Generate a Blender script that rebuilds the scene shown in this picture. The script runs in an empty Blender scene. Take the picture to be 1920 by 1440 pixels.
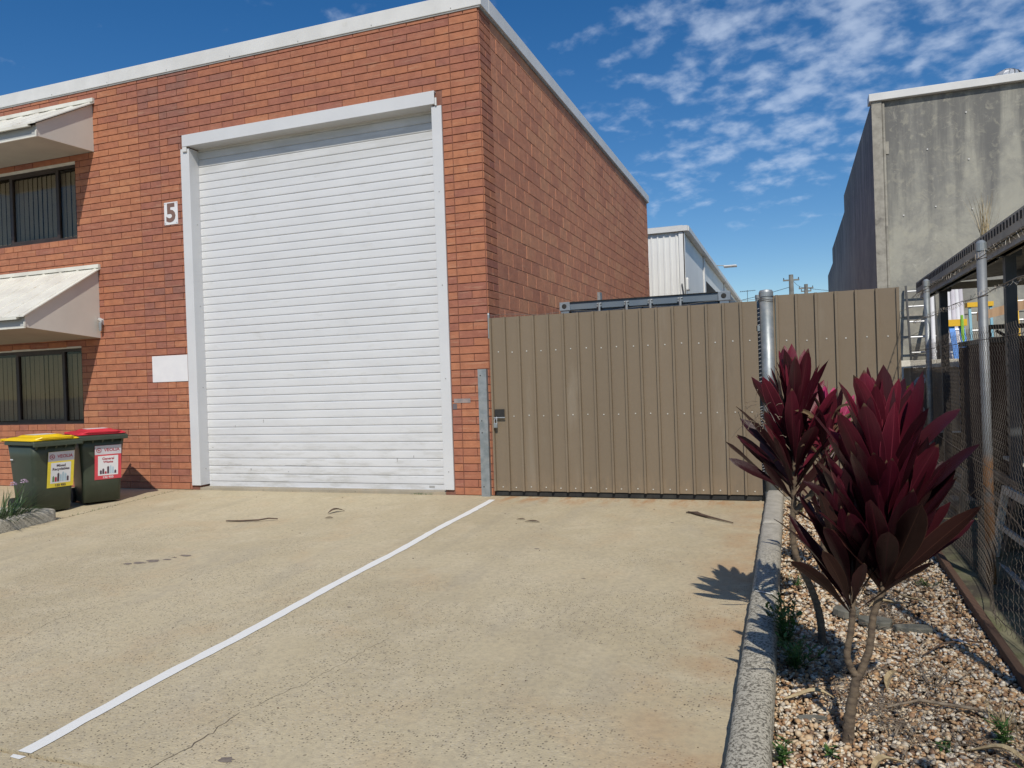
import bpy, math, random
from mathutils import Vector, Matrix, noise
from math import sin, cos, pi, radians, atan2, sqrt, atan
scene = bpy.context.scene
COL = scene.collection

# ------------------------------------------------------------ camera
CAM = Vector((3.58, -9.03, 1.434))
cy, cp, cr = radians(20.0), radians(-0.2), radians(1.95)
F = Vector((-sin(cy) * cos(cp), cos(cy) * cos(cp), sin(cp)))
R0 = Vector((cos(cy), sin(cy), 0)); U0 = R0.cross(F)
RT = R0 * cos(cr) - U0 * sin(cr); UP = U0 * cos(cr) + R0 * sin(cr)
cd = bpy.data.cameras.new("camera"); co = bpy.data.objects.new("camera", cd); COL.objects.link(co)
co.matrix_world = Matrix(((RT.x, UP.x, -F.x, CAM.x), (RT.y, UP.y, -F.y, CAM.y), (RT.z, UP.z, -F.z, CAM.z), (0, 0, 0, 1)))
cd.sensor_width = 36; cd.lens = 1443 / 1920 * 36; cd.clip_start = 0.05; cd.clip_end = 3000
scene.camera = co

# ------------------------------------------------------------ light
SUN_FROM = Vector((0.37, -1.0, 1.10)).normalized()
sd = bpy.data.lights.new("sun", 'SUN'); sd.energy = 3.75; sd.angle = radians(0.53); sd.color = (1.0, 0.93, 0.82)
so = bpy.data.objects.new("sun", sd); COL.objects.link(so)
so.rotation_euler = (-SUN_FROM).to_track_quat('-Z', 'Y').to_euler(); so.location = (8, -20, 25)

world = bpy.data.worlds.new("World"); scene.world = world; world.use_nodes = True
wn = world.node_tree; wn.nodes.clear()
def N(t, typ, **kw):
    n = t.nodes.new(typ)
    for k, v in kw.items():
        if hasattr(n, k): setattr(n, k, v)
        else: n.inputs[k].default_value = v
    return n
def mathn(t, op, a, b=None, clamp=False):
    n = t.nodes.new('ShaderNodeMath'); n.operation = op; n.use_clamp = clamp
    for i, x in enumerate((a, b)):
        if x is None: continue
        if isinstance(x, (int, float)): n.inputs[i].default_value = x
        else: t.links.new(x, n.inputs[i])
    return n.outputs[0]
def mixn(t, fac, a, b, blend='MIX'):
    n = t.nodes.new('ShaderNodeMix'); n.data_type = 'RGBA'; n.blend_type = blend
    for i, x in ((0, fac), (6, a), (7, b)):
        if isinstance(x, (int, float)): n.inputs[i].default_value = x
        elif isinstance(x, (tuple, list)): n.inputs[i].default_value = (*x[:3], 1)
        else: t.links.new(x, n.inputs[i])
    return n.outputs[2]
def maprange(t, x, a, b, c=0.0, d=1.0, smooth=True):
    n = t.nodes.new('ShaderNodeMapRange'); n.interpolation_type = 'SMOOTHSTEP' if smooth else 'LINEAR'
    t.links.new(x, n.inputs[0])
    for i, v in enumerate((a, b, c, d)): n.inputs[1 + i].default_value = v
    return n.outputs[0]
def noisen(t, vec, scale, detail=4, rough=0.55, dist=0.0, typ=None):
    n = t.nodes.new('ShaderNodeTexNoise'); n.inputs['Scale'].default_value = scale
    n.inputs['Detail'].default_value = detail; n.inputs['Roughness'].default_value = rough
    n.inputs['Distortion'].default_value = dist
    t.links.new(vec, n.inputs['Vector']); return n.outputs['Fac']

wout = N(wn, 'ShaderNodeOutputWorld'); bg = N(wn, 'ShaderNodeBackground'); bg.inputs['Strength'].default_value = 0.10
sky = N(wn, 'ShaderNodeTexSky'); sky.sky_type = 'NISHITA'; sky.sun_disc = False
sky.sun_elevation = math.asin(SUN_FROM.z); sky.sun_rotation = math.atan2(SUN_FROM.x, SUN_FROM.y)
sky.altitude = 0; sky.air_density = 1.0; sky.dust_density = 0.0; sky.ozone_density = 2.6
geo = N(wn, 'ShaderNodeTexCoord')
hs = N(wn, 'ShaderNodeHueSaturation'); hs.inputs['Saturation'].default_value = 1.36; hs.inputs['Value'].default_value = .93; hs.inputs['Hue'].default_value = 0.505
wn.links.new(sky.outputs[0], hs.inputs['Color'])
sep = N(wn, 'ShaderNodeSeparateXYZ'); wn.links.new(geo.outputs['Generated'], sep.inputs[0])
zc = mathn(wn, 'ADD', mathn(wn, 'MAXIMUM', sep.outputs[2], 0.0), 0.25)
px = mathn(wn, 'DIVIDE', sep.outputs[0], zc); py = mathn(wn, 'DIVIDE', sep.outputs[1], zc)
cv = N(wn, 'ShaderNodeCombineXYZ'); wn.links.new(px, cv.inputs[0]); wn.links.new(py, cv.inputs[1])
mp = N(wn, 'ShaderNodeMapping'); mp.inputs['Location'].default_value = (3.35, 1.2, 0.0)
mp.inputs['Rotation'].default_value = (0, 0, 0.35)
wn.links.new(cv.outputs[0], mp.inputs['Vector'])
n1 = noisen(wn, mp.outputs[0], 15.0, 5, 0.50, 0.1)
n2 = noisen(wn, mp.outputs[0], 3.2, 3, 0.5)
n3 = noisen(wn, mp.outputs[0], 50, 4, 0.6)
front = mathn(wn, 'ADD', px, mathn(wn, 'MULTIPLY', mathn(wn, 'SUBTRACT', py, 1.6), 0.10))
cover = maprange(wn, front, -0.70, 0.0, -0.08, 0.125)
dens = mathn(wn, 'ADD', mathn(wn, 'ADD', mathn(wn, 'MULTIPLY', n1, 0.72), mathn(wn, 'MULTIPLY', n2, 0.36)), cover)
dens = mathn(wn, 'ADD', dens, mathn(wn, 'MULTIPLY', n3, 0.07))
fade = maprange(wn, py, 1.75, 2.75, 0.0, 0.26)
dens = mathn(wn, 'SUBTRACT', dens, fade)
cm = maprange(wn, dens, 0.60, 0.88, 0.0, 0.50)
up = maprange(wn, sep.outputs[2], 0.0, 0.05)
cm = mathn(wn, 'MULTIPLY', cm, up)
low = maprange(wn, sep.outputs[2], 0.0, 0.10, 0.08, 0.0)
skyc = mixn(wn, low, hs.outputs[0], (6.2, 7.6, 9.6))
cl = mixn(wn, cm, skyc, (7.2, 8.2, 9.8))
wn.links.new(cl, bg.inputs['Color']); wn.links.new(bg.outputs[0], wout.inputs[0])
vs = scene.view_settings; vs.view_transform = 'Standard'; vs.look = 'None'; vs.exposure = 0.0; vs.gamma = 1.0
vs.use_curve_mapping = False

# ------------------------------------------------------------ helpers
rnd = random.Random(7)
def link(o, parent=None):
    COL.objects.link(o)
    if parent is not None: o.parent = parent
    return o
class MB:
    def __init__(s): s.v = []; s.f = []; s.c = []
    def add(s, vs, fs, col=None):
        b = len(s.v); s.v += [tuple(v) for v in vs]; s.f += [tuple(b + i for i in f) for f in fs]
        if col is not None: s.c += [col] * len(fs)
    def box(s, x0, x1, y0, y1, z0, z1, M=None, col=None):
        vs = [Vector(p) for p in ((x0,y0,z0),(x1,y0,z0),(x1,y1,z0),(x0,y1,z0),(x0,y0,z1),(x1,y0,z1),(x1,y1,z1),(x0,y1,z1))]
        if M is not None: vs = [M @ v for v in vs]
        s.add(vs, [(0,3,2,1),(4,5,6,7),(0,1,5,4),(1,2,6,5),(2,3,7,6),(3,0,4,7)], col)
    def tube(s, pts, r, n=8, cap=True, col=None, r2=None):
        pts = [Vector(p) for p in pts]; rings = []; up = None
        for i, p in enumerate(pts):
            if i == 0: d = pts[1] - p
            elif i == len(pts) - 1: d = p - pts[i-1]
            else: d = pts[i+1] - pts[i-1]
            if d.length < 1e-9: d = Vector((0,0,1))
            d.normalize()
            if up is None: up = Vector((0,0,1)) if abs(d.z) < .9 else Vector((1,0,0))
            a = d.cross(up)
            if a.length < 1e-6: a = d.cross(Vector((0.3,1,0.2)))
            a.normalize(); b = a.cross(d)
            rr = r[i] if isinstance(r, (list, tuple)) else r
            rings.append([p + (a * cos(2*pi*k/n) + b * sin(2*pi*k/n)) * rr for k in range(n)])
            up = b if abs(b.dot(d)) < .5 else up
        vs = [v for ring in rings for v in ring]; fs = []
        for i in range(len(pts)-1):
            for k in range(n):
                fs.append((i*n+k, i*n+(k+1)%n, (i+1)*n+(k+1)%n, (i+1)*n+k))
        if cap: fs.append(tuple(range(n))[::-1]); fs.append(tuple((len(pts)-1)*n+k for k in range(n)))
        s.add(vs, fs, col)
    def prism(s, poly, axis, a, b, M=None, col=None):
        """poly: list of 2D points; extruded along axis from a to b"""
        def P(p, t):
            if axis == 'x': v = (t, p[0], p[1])
            elif axis == 'y': v = (p[0], t, p[1])
            else: v = (p[0], p[1], t)
            v = Vector(v); return M @ v if M is not None else v
        n = len(poly); vs = [P(p, a) for p in poly] + [P(p, b) for p in poly]
        fs = [tuple(range(n))[::-1], tuple(range(n, 2*n))] + [(i, (i+1) % n, n+(i+1) % n, n+i) for i in range(n)]
        s.add(vs, fs, col)
    def mesh(s, name, mats, smooth=False):
        me = bpy.data.meshes.new(name); me.from_pydata(s.v, [], s.f)
        for m in (mats if isinstance(mats, (list, tuple)) else [mats]): me.materials.append(m)
        if s.c:
            for p, c in zip(me.polygons, s.c): p.material_index = c
        if smooth: me.polygons.foreach_set('use_smooth', [True] * len(me.polygons))
        import bmesh
        bm = bmesh.new(); bm.from_mesh(me); bmesh.ops.recalc_face_normals(bm, faces=bm.faces); bm.to_mesh(me); bm.free()
        me.update(); return me
    def obj(s, name, mats, parent=None, smooth=False, **props):
        o = bpy.data.objects.new(name, s.mesh(name, mats, smooth)); link(o, parent)
        for k, v in props.items(): o[k] = v
        return o
def bevel(o, w, seg=2):
    m = o.modifiers.new('bevel', 'BEVEL'); m.width = w; m.segments = seg; m.limit_method = 'ANGLE'; m.angle_limit = radians(35)
    return o
def inst(name, me, loc=(0,0,0), rot=(0,0,0), parent=None, scale=None):
    o = bpy.data.objects.new(name, me); o.location = loc; o.rotation_euler = rot
    if scale: o.scale = scale
    return link(o, parent)
WORLD_BUILT = []
def thing(name, label, cat, loc=(0,0,0), rotz=0.0, group=None, w=False):
    o = bpy.data.objects.new(name, None); o.empty_display_size = .1; COL.objects.link(o)
    o.location = loc; o.rotation_euler = (0,0,rotz); o['label'] = label; o['category'] = cat
    if group: o['group'] = group
    if w: WORLD_BUILT.append(o)      # its parts are modelled in scene coordinates; see the end of the script
    return o
def tag(o, label, cat, group=None):
    o['label'] = label; o['category'] = cat
    if group: o['group'] = group
    return o
def G(y):
    if y >= 0: return 0.0
    if y > -14: return 0.04 * y
    return -0.56
def text_obj(name, s, size, mat, M, parent, bold=0.0, extrude=0.0006, align='CENTER', sx=1.0):
    c = bpy.data.curves.new(name, 'FONT'); c.body = s; c.size = size; c.align_x = align; c.align_y = 'CENTER'
    c.extrude = extrude; c.offset = bold; c.resolution_u = 3
    t = bpy.data.objects.new('tmp', c); COL.objects.link(t)
    bpy.context.view_layer.update()
    me = bpy.data.meshes.new_from_object(t.evaluated_get(bpy.context.evaluated_depsgraph_get()))
    bpy.data.objects.remove(t); me.name = name; me.materials.clear(); me.materials.append(mat)
    me.transform(M @ Matrix.Diagonal((sx, 1, 1, 1)))
    o = bpy.data.objects.new(name, me); link(o, parent); return o

# ------------------------------------------------------------ materials
def newmat(name):
    m = bpy.data.materials.new(name); m.use_nodes = True; t = m.node_tree
    b = t.nodes['Principled BSDF']; return m, t, b
def coords(t, obj=False):
    if obj:
        c = N(t, 'ShaderNodeTexCoord'); return c.outputs['Object']
    g = N(t, 'ShaderNodeNewGeometry'); return g.outputs['Position']
def scaled(t, vec, s):
    m = N(t, 'ShaderNodeMapping'); m.inputs['Scale'].default_value = s; t.links.new(vec, m.inputs['Vector']); return m.outputs[0]
def bumpn(t, b, h, strength=0.3, dist=0.01):
    n = N(t, 'ShaderNodeBump'); n.inputs['Strength'].default_value = strength; n.inputs['Distance'].default_value = dist
    t.links.new(h, n.inputs['Height']); t.links.new(n.outputs[0], b.inputs['Normal'])
def M(name, c1, c2=None, rough=0.6, metal=0.0, scale=6.0, bump=0.0, bscale=80.0, spec=0.4, stretch=(1,1,1), obj=False, lo=.35, hi=.68, dirt=None, dscale=2.0, dlo=.55, dhi=.75, coat=0.0, bdist=.004):
    m, t, b = newmat(name); v = coords(t, obj)
    vs_ = scaled(t, v, stretch)
    if c2 is None: c2 = tuple(x * .82 for x in c1)
    f = maprange(t, noisen(t, vs_, scale, 6, .6), lo, hi)
    col = mixn(t, f, c1, c2)
    if dirt:
        f2 = maprange(t, noisen(t, vs_, dscale, 8, .65, .3), dlo, dhi)
        col = mixn(t, f2, col, dirt)
    t.links.new(col, b.inputs['Base Color'])
    b.inputs['Roughness'].default_value = rough; b.inputs['Metallic'].default_value = metal
    b.inputs['Specular IOR Level'].default_value = spec; b.inputs['Coat Weight'].default_value = coat
    if bump: bumpn(t, b, noisen(t, v, bscale, 4, .6), bump, bdist)
    return m

def brick_mat(name, island, ramp, bump=.5):
    m, t, b = newmat(name); v = coords(t)
    if island:
        g = N(t, 'ShaderNodeNewGeometry'); r = g.outputs['Random Per Island']
    else:
        g = N(t, 'ShaderNodeObjectInfo'); r = g.outputs['Random']
    big = noisen(t, v, .55, 3, .5)
    rr = mathn(t, 'ADD', mathn(t, 'MULTIPLY', r, .52 if ramp is RAMP_F else .54), mathn(t, 'MULTIPLY', mathn(t, 'SUBTRACT', big, .5), .9))
    rr = mathn(t, 'ADD', rr, .27 if ramp is RAMP_F else .26, True)
    cr_ = N(t, 'ShaderNodeValToRGB'); e = cr_.color_ramp.elements
    e[0].position = ramp[0][0]; e[0].color = (*ramp[0][1], 1); e[1].position = ramp[-1][0]; e[1].color = (*ramp[-1][1], 1)
    for p, c in ramp[1:-1]:
        x = e.new(p); x.color = (*c, 1)
    t.links.new(rr, cr_.inputs[0])
    if ramp is RAMP_F:
        sp_ = N(t, 'ShaderNodeSeparateXYZ'); t.links.new(v, sp_.inputs[0])
        pier = mathn(t, 'MULTIPLY', maprange(t, sp_.outputs[0], -5.56, -5.54), maprange(t, sp_.outputs[0], -4.60, -4.7))
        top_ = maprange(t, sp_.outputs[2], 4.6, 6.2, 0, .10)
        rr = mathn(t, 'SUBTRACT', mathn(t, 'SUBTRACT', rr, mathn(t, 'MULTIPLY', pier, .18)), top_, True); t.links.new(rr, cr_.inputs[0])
    fine = noisen(t, v, 9, 6, .62, .4)
    col = mixn(t, maprange(t, fine, .3, .75), cr_.outputs[0], (.78, .78, .80), 'MULTIPLY')
    streak = noisen(t, scaled(t, v, (3.0, 3.0, 30.0)), 1.0, 5, .6)
    col = mixn(t, maprange(t, streak, .52, .75, 0, .35), col, (.50, .33, .22))
    sp = noisen(t, v, 230, 2, .5)
    col = mixn(t, maprange(t, sp, .60, .72, 0, .4), col, (.12, .05, .035))
    t.links.new(col, b.inputs['Base Color']); b.inputs['Roughness'].default_value = .82
    b.inputs['Specular IOR Level'].default_value = .25
    bumpn(t, b, mathn(t, 'ADD', noisen(t, v, 120, 4, .65), mathn(t, 'MULTIPLY', noisen(t, v, 22, 4, .6), 2.0)), bump, .004)
    return m
RAMP_F = [(0.0, (.275,.130,.100)), (.22, (.345,.138,.096)), (.5, (.405,.162,.094)), (.78, (.46,.190,.102)), (1.0, (.53,.25,.135))]
RAMP_S = [(0.0, (.36,.160,.105)), (.22, (.48,.205,.125)), (.55, (.55,.240,.140)), (.8, (.58,.275,.155)), (1.0, (.61,.32,.18))]
m_brick = brick_mat('fired_brick', False, RAMP_F); m_brick_i = brick_mat('fired_brick_joined', True, RAMP_F)
m_block = brick_mat('clay_block', False, RAMP_S); m_block_i = brick_mat('clay_block_joined', True, RAMP_S)
m_mortar = M('mortar_dark', (.17,.07,.05), (.25,.12,.085), .9, scale=5, bump=.4)
m_mortar_s = M('mortar_light', (.62,.40,.26), (.50,.27,.17), .9, scale=4, bump=.4)
m_white = M('white_powdercoat', (.61,.62,.635), (.575,.585,.60), .38, scale=1.5, spec=.5, dirt=(.58,.57,.54), dscale=2.2, dlo=.62, dhi=.85)
m_cap = M('cream_white_flashing', (.65,.65,.635), (.585,.585,.57), .42, scale=2.0, dirt=(.52,.50,.44), dscale=6, dlo=.62, dhi=.85)
m_cap_edge = M('flashing_drip', (.35,.35,.34), None, .5)
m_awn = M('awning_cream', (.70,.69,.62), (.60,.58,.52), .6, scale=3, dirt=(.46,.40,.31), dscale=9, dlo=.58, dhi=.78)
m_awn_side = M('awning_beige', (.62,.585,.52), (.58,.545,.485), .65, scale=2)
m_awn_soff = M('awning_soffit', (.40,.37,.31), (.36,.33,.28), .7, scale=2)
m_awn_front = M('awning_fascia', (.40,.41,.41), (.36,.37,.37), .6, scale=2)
m_frame = M('bronze_window_frame', (.035,.025,.022), (.05,.035,.03), .45)
m_dark = M('dark_interior', (.02,.02,.02), None, .9)
m_blind = M('vertical_blind', (.82,.81,.76), (.74,.73,.69), .8, scale=2)
m_khaki = M('khaki_colour_steel', (.205,.160,.110), (.185,.145,.100), .48, scale=1.1, stretch=(1,1,.15), spec=.4, dirt=(.235,.195,.145), dscale=3.0, bump=.22, bscale=2.2, bdist=.03)
_t = m_khaki.node_tree; _b = _t.nodes['Principled BSDF']; _l = _b.inputs['Base Color'].links[0].from_socket
_v = coords(_t); _s = N(_t, 'ShaderNodeSeparateXYZ'); _t.links.new(_v, _s.inputs[0])
_f = mathn(_t, 'MULTIPLY', maprange(_t, _s.outputs[2], .40, .05), maprange(_t, noisen(_t, scaled(_t, _v, (5,5,2)), 3, 6, .65), .38, .62, 0, .55))
_l = mixn(_t, _f, _l, (.27,.20,.13))
_g = maprange(_t, noisen(_t, scaled(_t, _v, (9,9,.7)), 1.6, 6, .7), .60, .72, 0, .28)
_t.links.new(mixn(_t, _g, _l, (.13,.105,.075)), _b.inputs['Base Color'])
m_screw = M('screw_head', (.68,.66,.60), None, .35, metal=.3)
m_galv = M('galvanised_steel', (.36,.38,.39), (.24,.27,.28), .48, metal=.55, scale=9, dirt=(.42,.42,.39), dscale=5, dlo=.5, dhi=.8, bump=.1, bscale=40)
m_galv_rust = M('galvanised_rusty', (.25,.265,.28), (.20,.215,.23), .55, metal=.4, scale=9)
_t = m_galv_rust.node_tree; _b = _t.nodes['Principled BSDF']; _l = _b.inputs['Base Color'].links[0].from_socket
_v = coords(_t); _s = N(_t, 'ShaderNodeSeparateXYZ'); _t.links.new(_v, _s.inputs[0])
_f = mathn(_t, 'MULTIPLY', mathn(_t, 'MULTIPLY', maprange(_t, _s.outputs[2], .86, .74), maprange(_t, noisen(_t, _v, 7, 5, .6), .38, .55)), .9)
_t.links.new(mixn(_t, _f, _l, (.42,.19,.06)), _b.inputs['Base Color'])
m_wire = M('chain_wire_steel', (.13,.11,.09), (.05,.038,.03), .6, metal=.1, scale=3)
m_wire_rust = M('barbed_wire_steel', (.20,.17,.14), (.28,.27,.25), .6, metal=.5, scale=8)
m_rubber_shade = M('black_rubber_and_shade', (.02,.02,.02), (.035,.035,.033), .8)  # tyre black, also painted where holes and gaps only hold shade
m_cont = M('container_blue_grey', (.15,.19,.235), (.18,.22,.26), .45, scale=2.5, dirt=(.16,.13,.11), dscale=7, dlo=.62, dhi=.8)
m_cont_l = M('container_casting', (.24,.28,.32), (.19,.22,.25), .5, scale=6)
m_shed = M('white_steel_cladding', (.76,.77,.75), (.70,.71,.69), .5, scale=.6)
m_roof = M('galvanised_roof', (.5,.52,.53), None, .5, metal=.3)
m_bin = M('bin_green_plastic', (.050,.064,.044), (.040,.052,.036), .42, scale=3, spec=.45, dirt=(.085,.09,.07), dscale=5, dlo=.55, dhi=.85)
m_yellow = M('yellow_plastic', (.82,.56,.01), (.76,.50,.01), .38, scale=2)
m_red = M('red_plastic', (.62,.035,.055), (.55,.03,.05), .38, scale=2)
m_lab_w = M('label_white', (.72,.72,.73), (.68,.68,.70), .45)
m_lab_grey = M('label_pale_mauve', (.60,.57,.61), (.55,.53,.57), .45)
m_lab_y = M('label_yellow', (.78,.62,.06), (.72,.57,.05), .45)
m_lab_r = M('label_red', (.62,.07,.09), (.56,.06,.08), .45)
m_ink = M('ink_dark', (.08,.05,.07), None, .5); m_ink_red = M('ink_crimson', (.42,.03,.06), None, .5)
m_ink_blue = M('ink_pale_blue', (.45,.58,.66), None, .5); m_ink_green = M('ink_green', (.15,.28,.12), None, .5)
m_paint = None
m_bark = M('cane_bark', (.16,.12,.08), (.085,.062,.045), .85, scale=14, stretch=(1,1,3.5), bump=.6, bscale=60, bdist=.006)
m_soil = M('garden_soil', (.12,.085,.055), (.07,.05,.035), .95, scale=14, bump=.8, bscale=50, bdist=.02)
m_debris = M('dry_litter', (.16,.12,.085), (.28,.23,.17), .9, scale=20)
m_litter_dark = M('dark_dead_leaf', (.075,.05,.035), (.11,.07,.05), .8, scale=20)
m_green = M('weed_green', (.06,.13,.025), (.035,.085,.02), .55, scale=25)
m_agap = M('strap_leaf_green', (.035,.07,.02), (.06,.10,.03), .42, scale=18, spec=.5)
m_flower = M('pale_lilac_flower', (.52,.40,.50), (.42,.30,.42), .7, scale=40)
m_straw = M('dry_straw', (.42,.34,.20), (.28,.21,.12), .8, scale=30)
m_timber = M('weathered_timber', (.20,.155,.11), (.12,.09,.065), .85, scale=4, stretch=(1,1,.12), bump=.4)
m_ply = M('brown_plywood', (.34,.235,.155), (.25,.165,.105), .75, scale=3, stretch=(6,6,.5), bump=.2)
m_crate = M('crate_plywood', (.52,.35,.22), (.40,.26,.16), .75, scale=3, stretch=(6,6,.5), bump=.2)
m_rail_pale = M('pale_crate_rail', (.78,.74,.64), (.66,.62,.53), .7, scale=6)
m_plydark = M('dark_red_board', (.050,.026,.020), (.032,.018,.014), .8, scale=3, stretch=(5,5,.4))
m_trim = M('grey_painted_board', (.60,.56,.47), (.46,.42,.35), .75, scale=6)
m_black = M('black_paint', (.022,.023,.025), (.035,.036,.038), .45)
m_steel_dark = M('dark_grey_steel', (.045,.052,.058), (.07,.078,.085), .5, scale=4)
m_alu = M('aluminium', (.62,.63,.64), (.52,.53,.54), .35, metal=.5)
m_blue = M('blue_plastic', (.03,.24,.72), (.025,.20,.62), .45)
m_ltblue = M('light_blue_fibreglass', (.20,.42,.52), (.17,.37,.46), .5)
m_yel2 = M('ladder_yellow', (.80,.48,.03), (.72,.43,.03), .5)
m_lime = M('lime_paint', (.30,.60,.08), None, .5)
m_pink = M('pink_plastic', (.65,.05,.16), None, .5)
m_moss = M('mossy_concrete_strip', (.20,.19,.12), (.12,.125,.06), .9, scale=7, bump=.5, dirt=(.07,.06,.045), dscale=2.4, dlo=.45, dhi=.65)
m_rail_t = M('brown_edging_timber', (.13,.075,.05), (.08,.05,.035), .85, scale=7, stretch=(1,.1,1), bump=.4)
m_stone_grey = M('slate_piece', (.17,.165,.14), (.11,.11,.09), .85, scale=12, bump=.5)
m_shelterroof = M('old_roof_sheet', (.42,.40,.34), (.30,.285,.245), .6, metal=.2, scale=3, dirt=(.16,.13,.09), dscale=8)
m_poletim = M('power_pole_timber', (.22,.22,.20), (.15,.15,.14), .85, scale=3)

m_door = M('roller_curtain_white', (.63,.64,.655), (.595,.605,.62), .36, scale=1.3, spec=.5, bump=.22, bscale=2.6, bdist=.02, stretch=(1,1,3), dirt=(.54,.54,.53), dscale=3.5, dlo=.55, dhi=.8)
_t = m_door.node_tree; _b = _t.nodes['Principled BSDF']; _l = _b.inputs['Base Color'].links[0].from_socket
_v = coords(_t); _s = N(_t, 'ShaderNodeSeparateXYZ'); _t.links.new(_v, _s.inputs[0])
_f = mathn(_t, 'MULTIPLY', maprange(_t, _s.outputs[2], 1.3, .1), maprange(_t, noisen(_t, scaled(_t, _v, (1.6,1,9)), 1.4, 7, .7), .46, .66, 0, .55))
_l = mixn(_t, _f, _l, (.40,.395,.37))
_f = mathn(_t, 'MULTIPLY', maprange(_t, _s.outputs[2], 4.35, 4.9), maprange(_t, noisen(_t, scaled(_t, _v, (1,1,5)), 1.4, 5, .6), .35, .6, .15, .6))
_t.links.new(mixn(_t, _f, _l, (.42,.42,.40)), _b.inputs['Base Color'])
def glass_mat():
    m, t, b = newmat('window_glass'); t.nodes.remove(b); out = t.nodes['Material Output']
    tr = N(t, 'ShaderNodeBsdfTransparent'); tr.inputs[0].default_value = (.70,.67,.61,1)
    gl = N(t, 'ShaderNodeBsdfGlossy'); gl.inputs['Roughness'].default_value = .03; gl.inputs['Color'].default_value = (.9,.9,.9,1)
    lw = N(t, 'ShaderNodeLayerWeight'); lw.inputs[0].default_value = .5
    fr_ = mathn(t, 'ADD', mathn(t, 'MULTIPLY', mathn(t, 'POWER', lw.outputs['Facing'], 4.0), .45), .03)
    mx = N(t, 'ShaderNodeMixShader'); t.links.new(fr_, mx.inputs[0]); t.links.new(tr.outputs[0], mx.inputs[1]); t.links.new(gl.outputs[0], mx.inputs[2])
    t.links.new(mx.outputs[0], out.inputs[0]); return m
m_glass = glass_mat()

def concrete_mat(name='driveway_concrete', agg=1.0, base=((.52,.445,.295),(.455,.385,.25),(.56,.485,.335))):
    m, t, b = newmat(name); v = coords(t)
    big = noisen(t, v, .5, 4, .6, .3); mid = noisen(t, v, 2.6, 7, .65, .5); fine = noisen(t, v, 26, 6, .7)
    col = mixn(t, maprange(t, big, .36, .64), base[0], base[1])
    col = mixn(t, maprange(t, mid, .42, .72, 0, .7), col, base[2])
    # rusty orange blotches
    org = noisen(t, v, 1.25, 5, .6, .6)
    col = mixn(t, maprange(t, org, .50, .72, 0, .42), col, (.50,.37,.22))
    gry = noisen(t, scaled(t, v, (1.4,.5,1)), 1.5, 6, .65, .2)
    col = mixn(t, maprange(t, gry, .52, .72, 0, .5), col, (.41,.36,.265))
    tyre = noisen(t, scaled(t, v, (2.2, .10, 1)), 1.3, 5, .6, .15)
    col = mixn(t, maprange(t, tyre, .54, .70, 0, .26), col, (.34,.295,.215))
    # worn, exposed aggregate
    sx = N(t, 'ShaderNodeSeparateXYZ'); t.links.new(v, sx.inputs[0])
    near = maprange(t, sx.outputs[1], -1.2, -4.6, -.16, .10)
    wear = mathn(t, 'ADD', noisen(t, v, 1.0, 5, .62, .3), near)
    wmask = maprange(t, wear, .44, .58, .04, 1.0)
    vo = N(t, 'ShaderNodeTexVoronoi'); vo.inputs['Scale'].default_value = 72; t.links.new(v, vo.inputs['Vector'])
    sepc = N(t, 'ShaderNodeSeparateColor'); t.links.new(vo.outputs['Color'], sepc.inputs[0])
    darkc = mathn(t, 'MULTIPLY', maprange(t, sepc.outputs[0], .74, .82), maprange(t, vo.outputs['Distance'], .42, .30))
    lightc = mathn(t, 'MULTIPLY', maprange(t, sepc.outputs[1], .72, .78), maprange(t, vo.outputs['Distance'], .48, .34))
    col = mixn(t, mathn(t, 'MULTIPLY', mathn(t, 'MULTIPLY', lightc, wmask), .45 * agg), col, (.52,.47,.38))
    col = mixn(t, mathn(t, 'MULTIPLY', mathn(t, 'MULTIPLY', darkc, wmask), .85 * agg), col, (.085,.07,.05))
    v2 = N(t, 'ShaderNodeTexVoronoi'); v2.inputs['Scale'].default_value = 30; t.links.new(v, v2.inputs['Vector'])
    s2 = N(t, 'ShaderNodeSeparateColor'); t.links.new(v2.outputs['Color'], s2.inputs[0])
    spot = mathn(t, 'MULTIPLY', maprange(t, s2.outputs[0], .93, .95), maprange(t, v2.outputs['Distance'], .30, .22))
    col = mixn(t, mathn(t, 'MULTIPLY', spot, .55), col, (.12,.10,.075))
    col = mixn(t, maprange(t, fine, .35, .75, 0, .45), col, (.27,.235,.18))
    t.links.new(col, b.inputs['Base Color']); b.inputs['Roughness'].default_value = .88; b.inputs['Specular IOR Level'].default_value = .25
    h = mathn(t, 'ADD', mathn(t, 'MULTIPLY', fine, 1.0), mathn(t, 'MULTIPLY', mathn(t, 'MULTIPLY', vo.outputs['Distance'], wmask), .9))
    bumpn(t, b, h, .45, .006)
    return m, t, b, col
m_conc, _t, _b, _c = concrete_mat()
# rust washed under the gate (a stain that lies on the slab)
_v = coords(_t); _s = N(_t, 'ShaderNodeSeparateXYZ'); _t.links.new(_v, _s.inputs[0])
rz = mathn(_t, 'MULTIPLY', maprange(_t, _s.outputs[1], -.62, -.12), maprange(_t, _s.outputs[0], -.1, .3))
rz = mathn(_t, 'MULTIPLY', rz, maprange(_t, noisen(_t, scaled(_t, _v, (3.5, 1.2, 1)), 1.6, 5, .65), .42, .66))
re_ = mathn(_t, 'MULTIPLY', maprange(_t, _s.outputs[0], 2.65, 3.2), maprange(_t, noisen(_t, _v, 2.2, 5, .6), .35, .7, 0, .55))
rz = mathn(_t, 'MAXIMUM', mathn(_t, 'MULTIPLY', rz, .8), re_)
cc = mixn(_t, rz, _c, (.40,.215,.10)); _t.links.new(cc, _b.inputs['Base Color'])
m_conc2, *_ = concrete_mat('far_concrete', .3, ((.36,.32,.25),(.30,.27,.21),(.38,.34,.27)))

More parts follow.
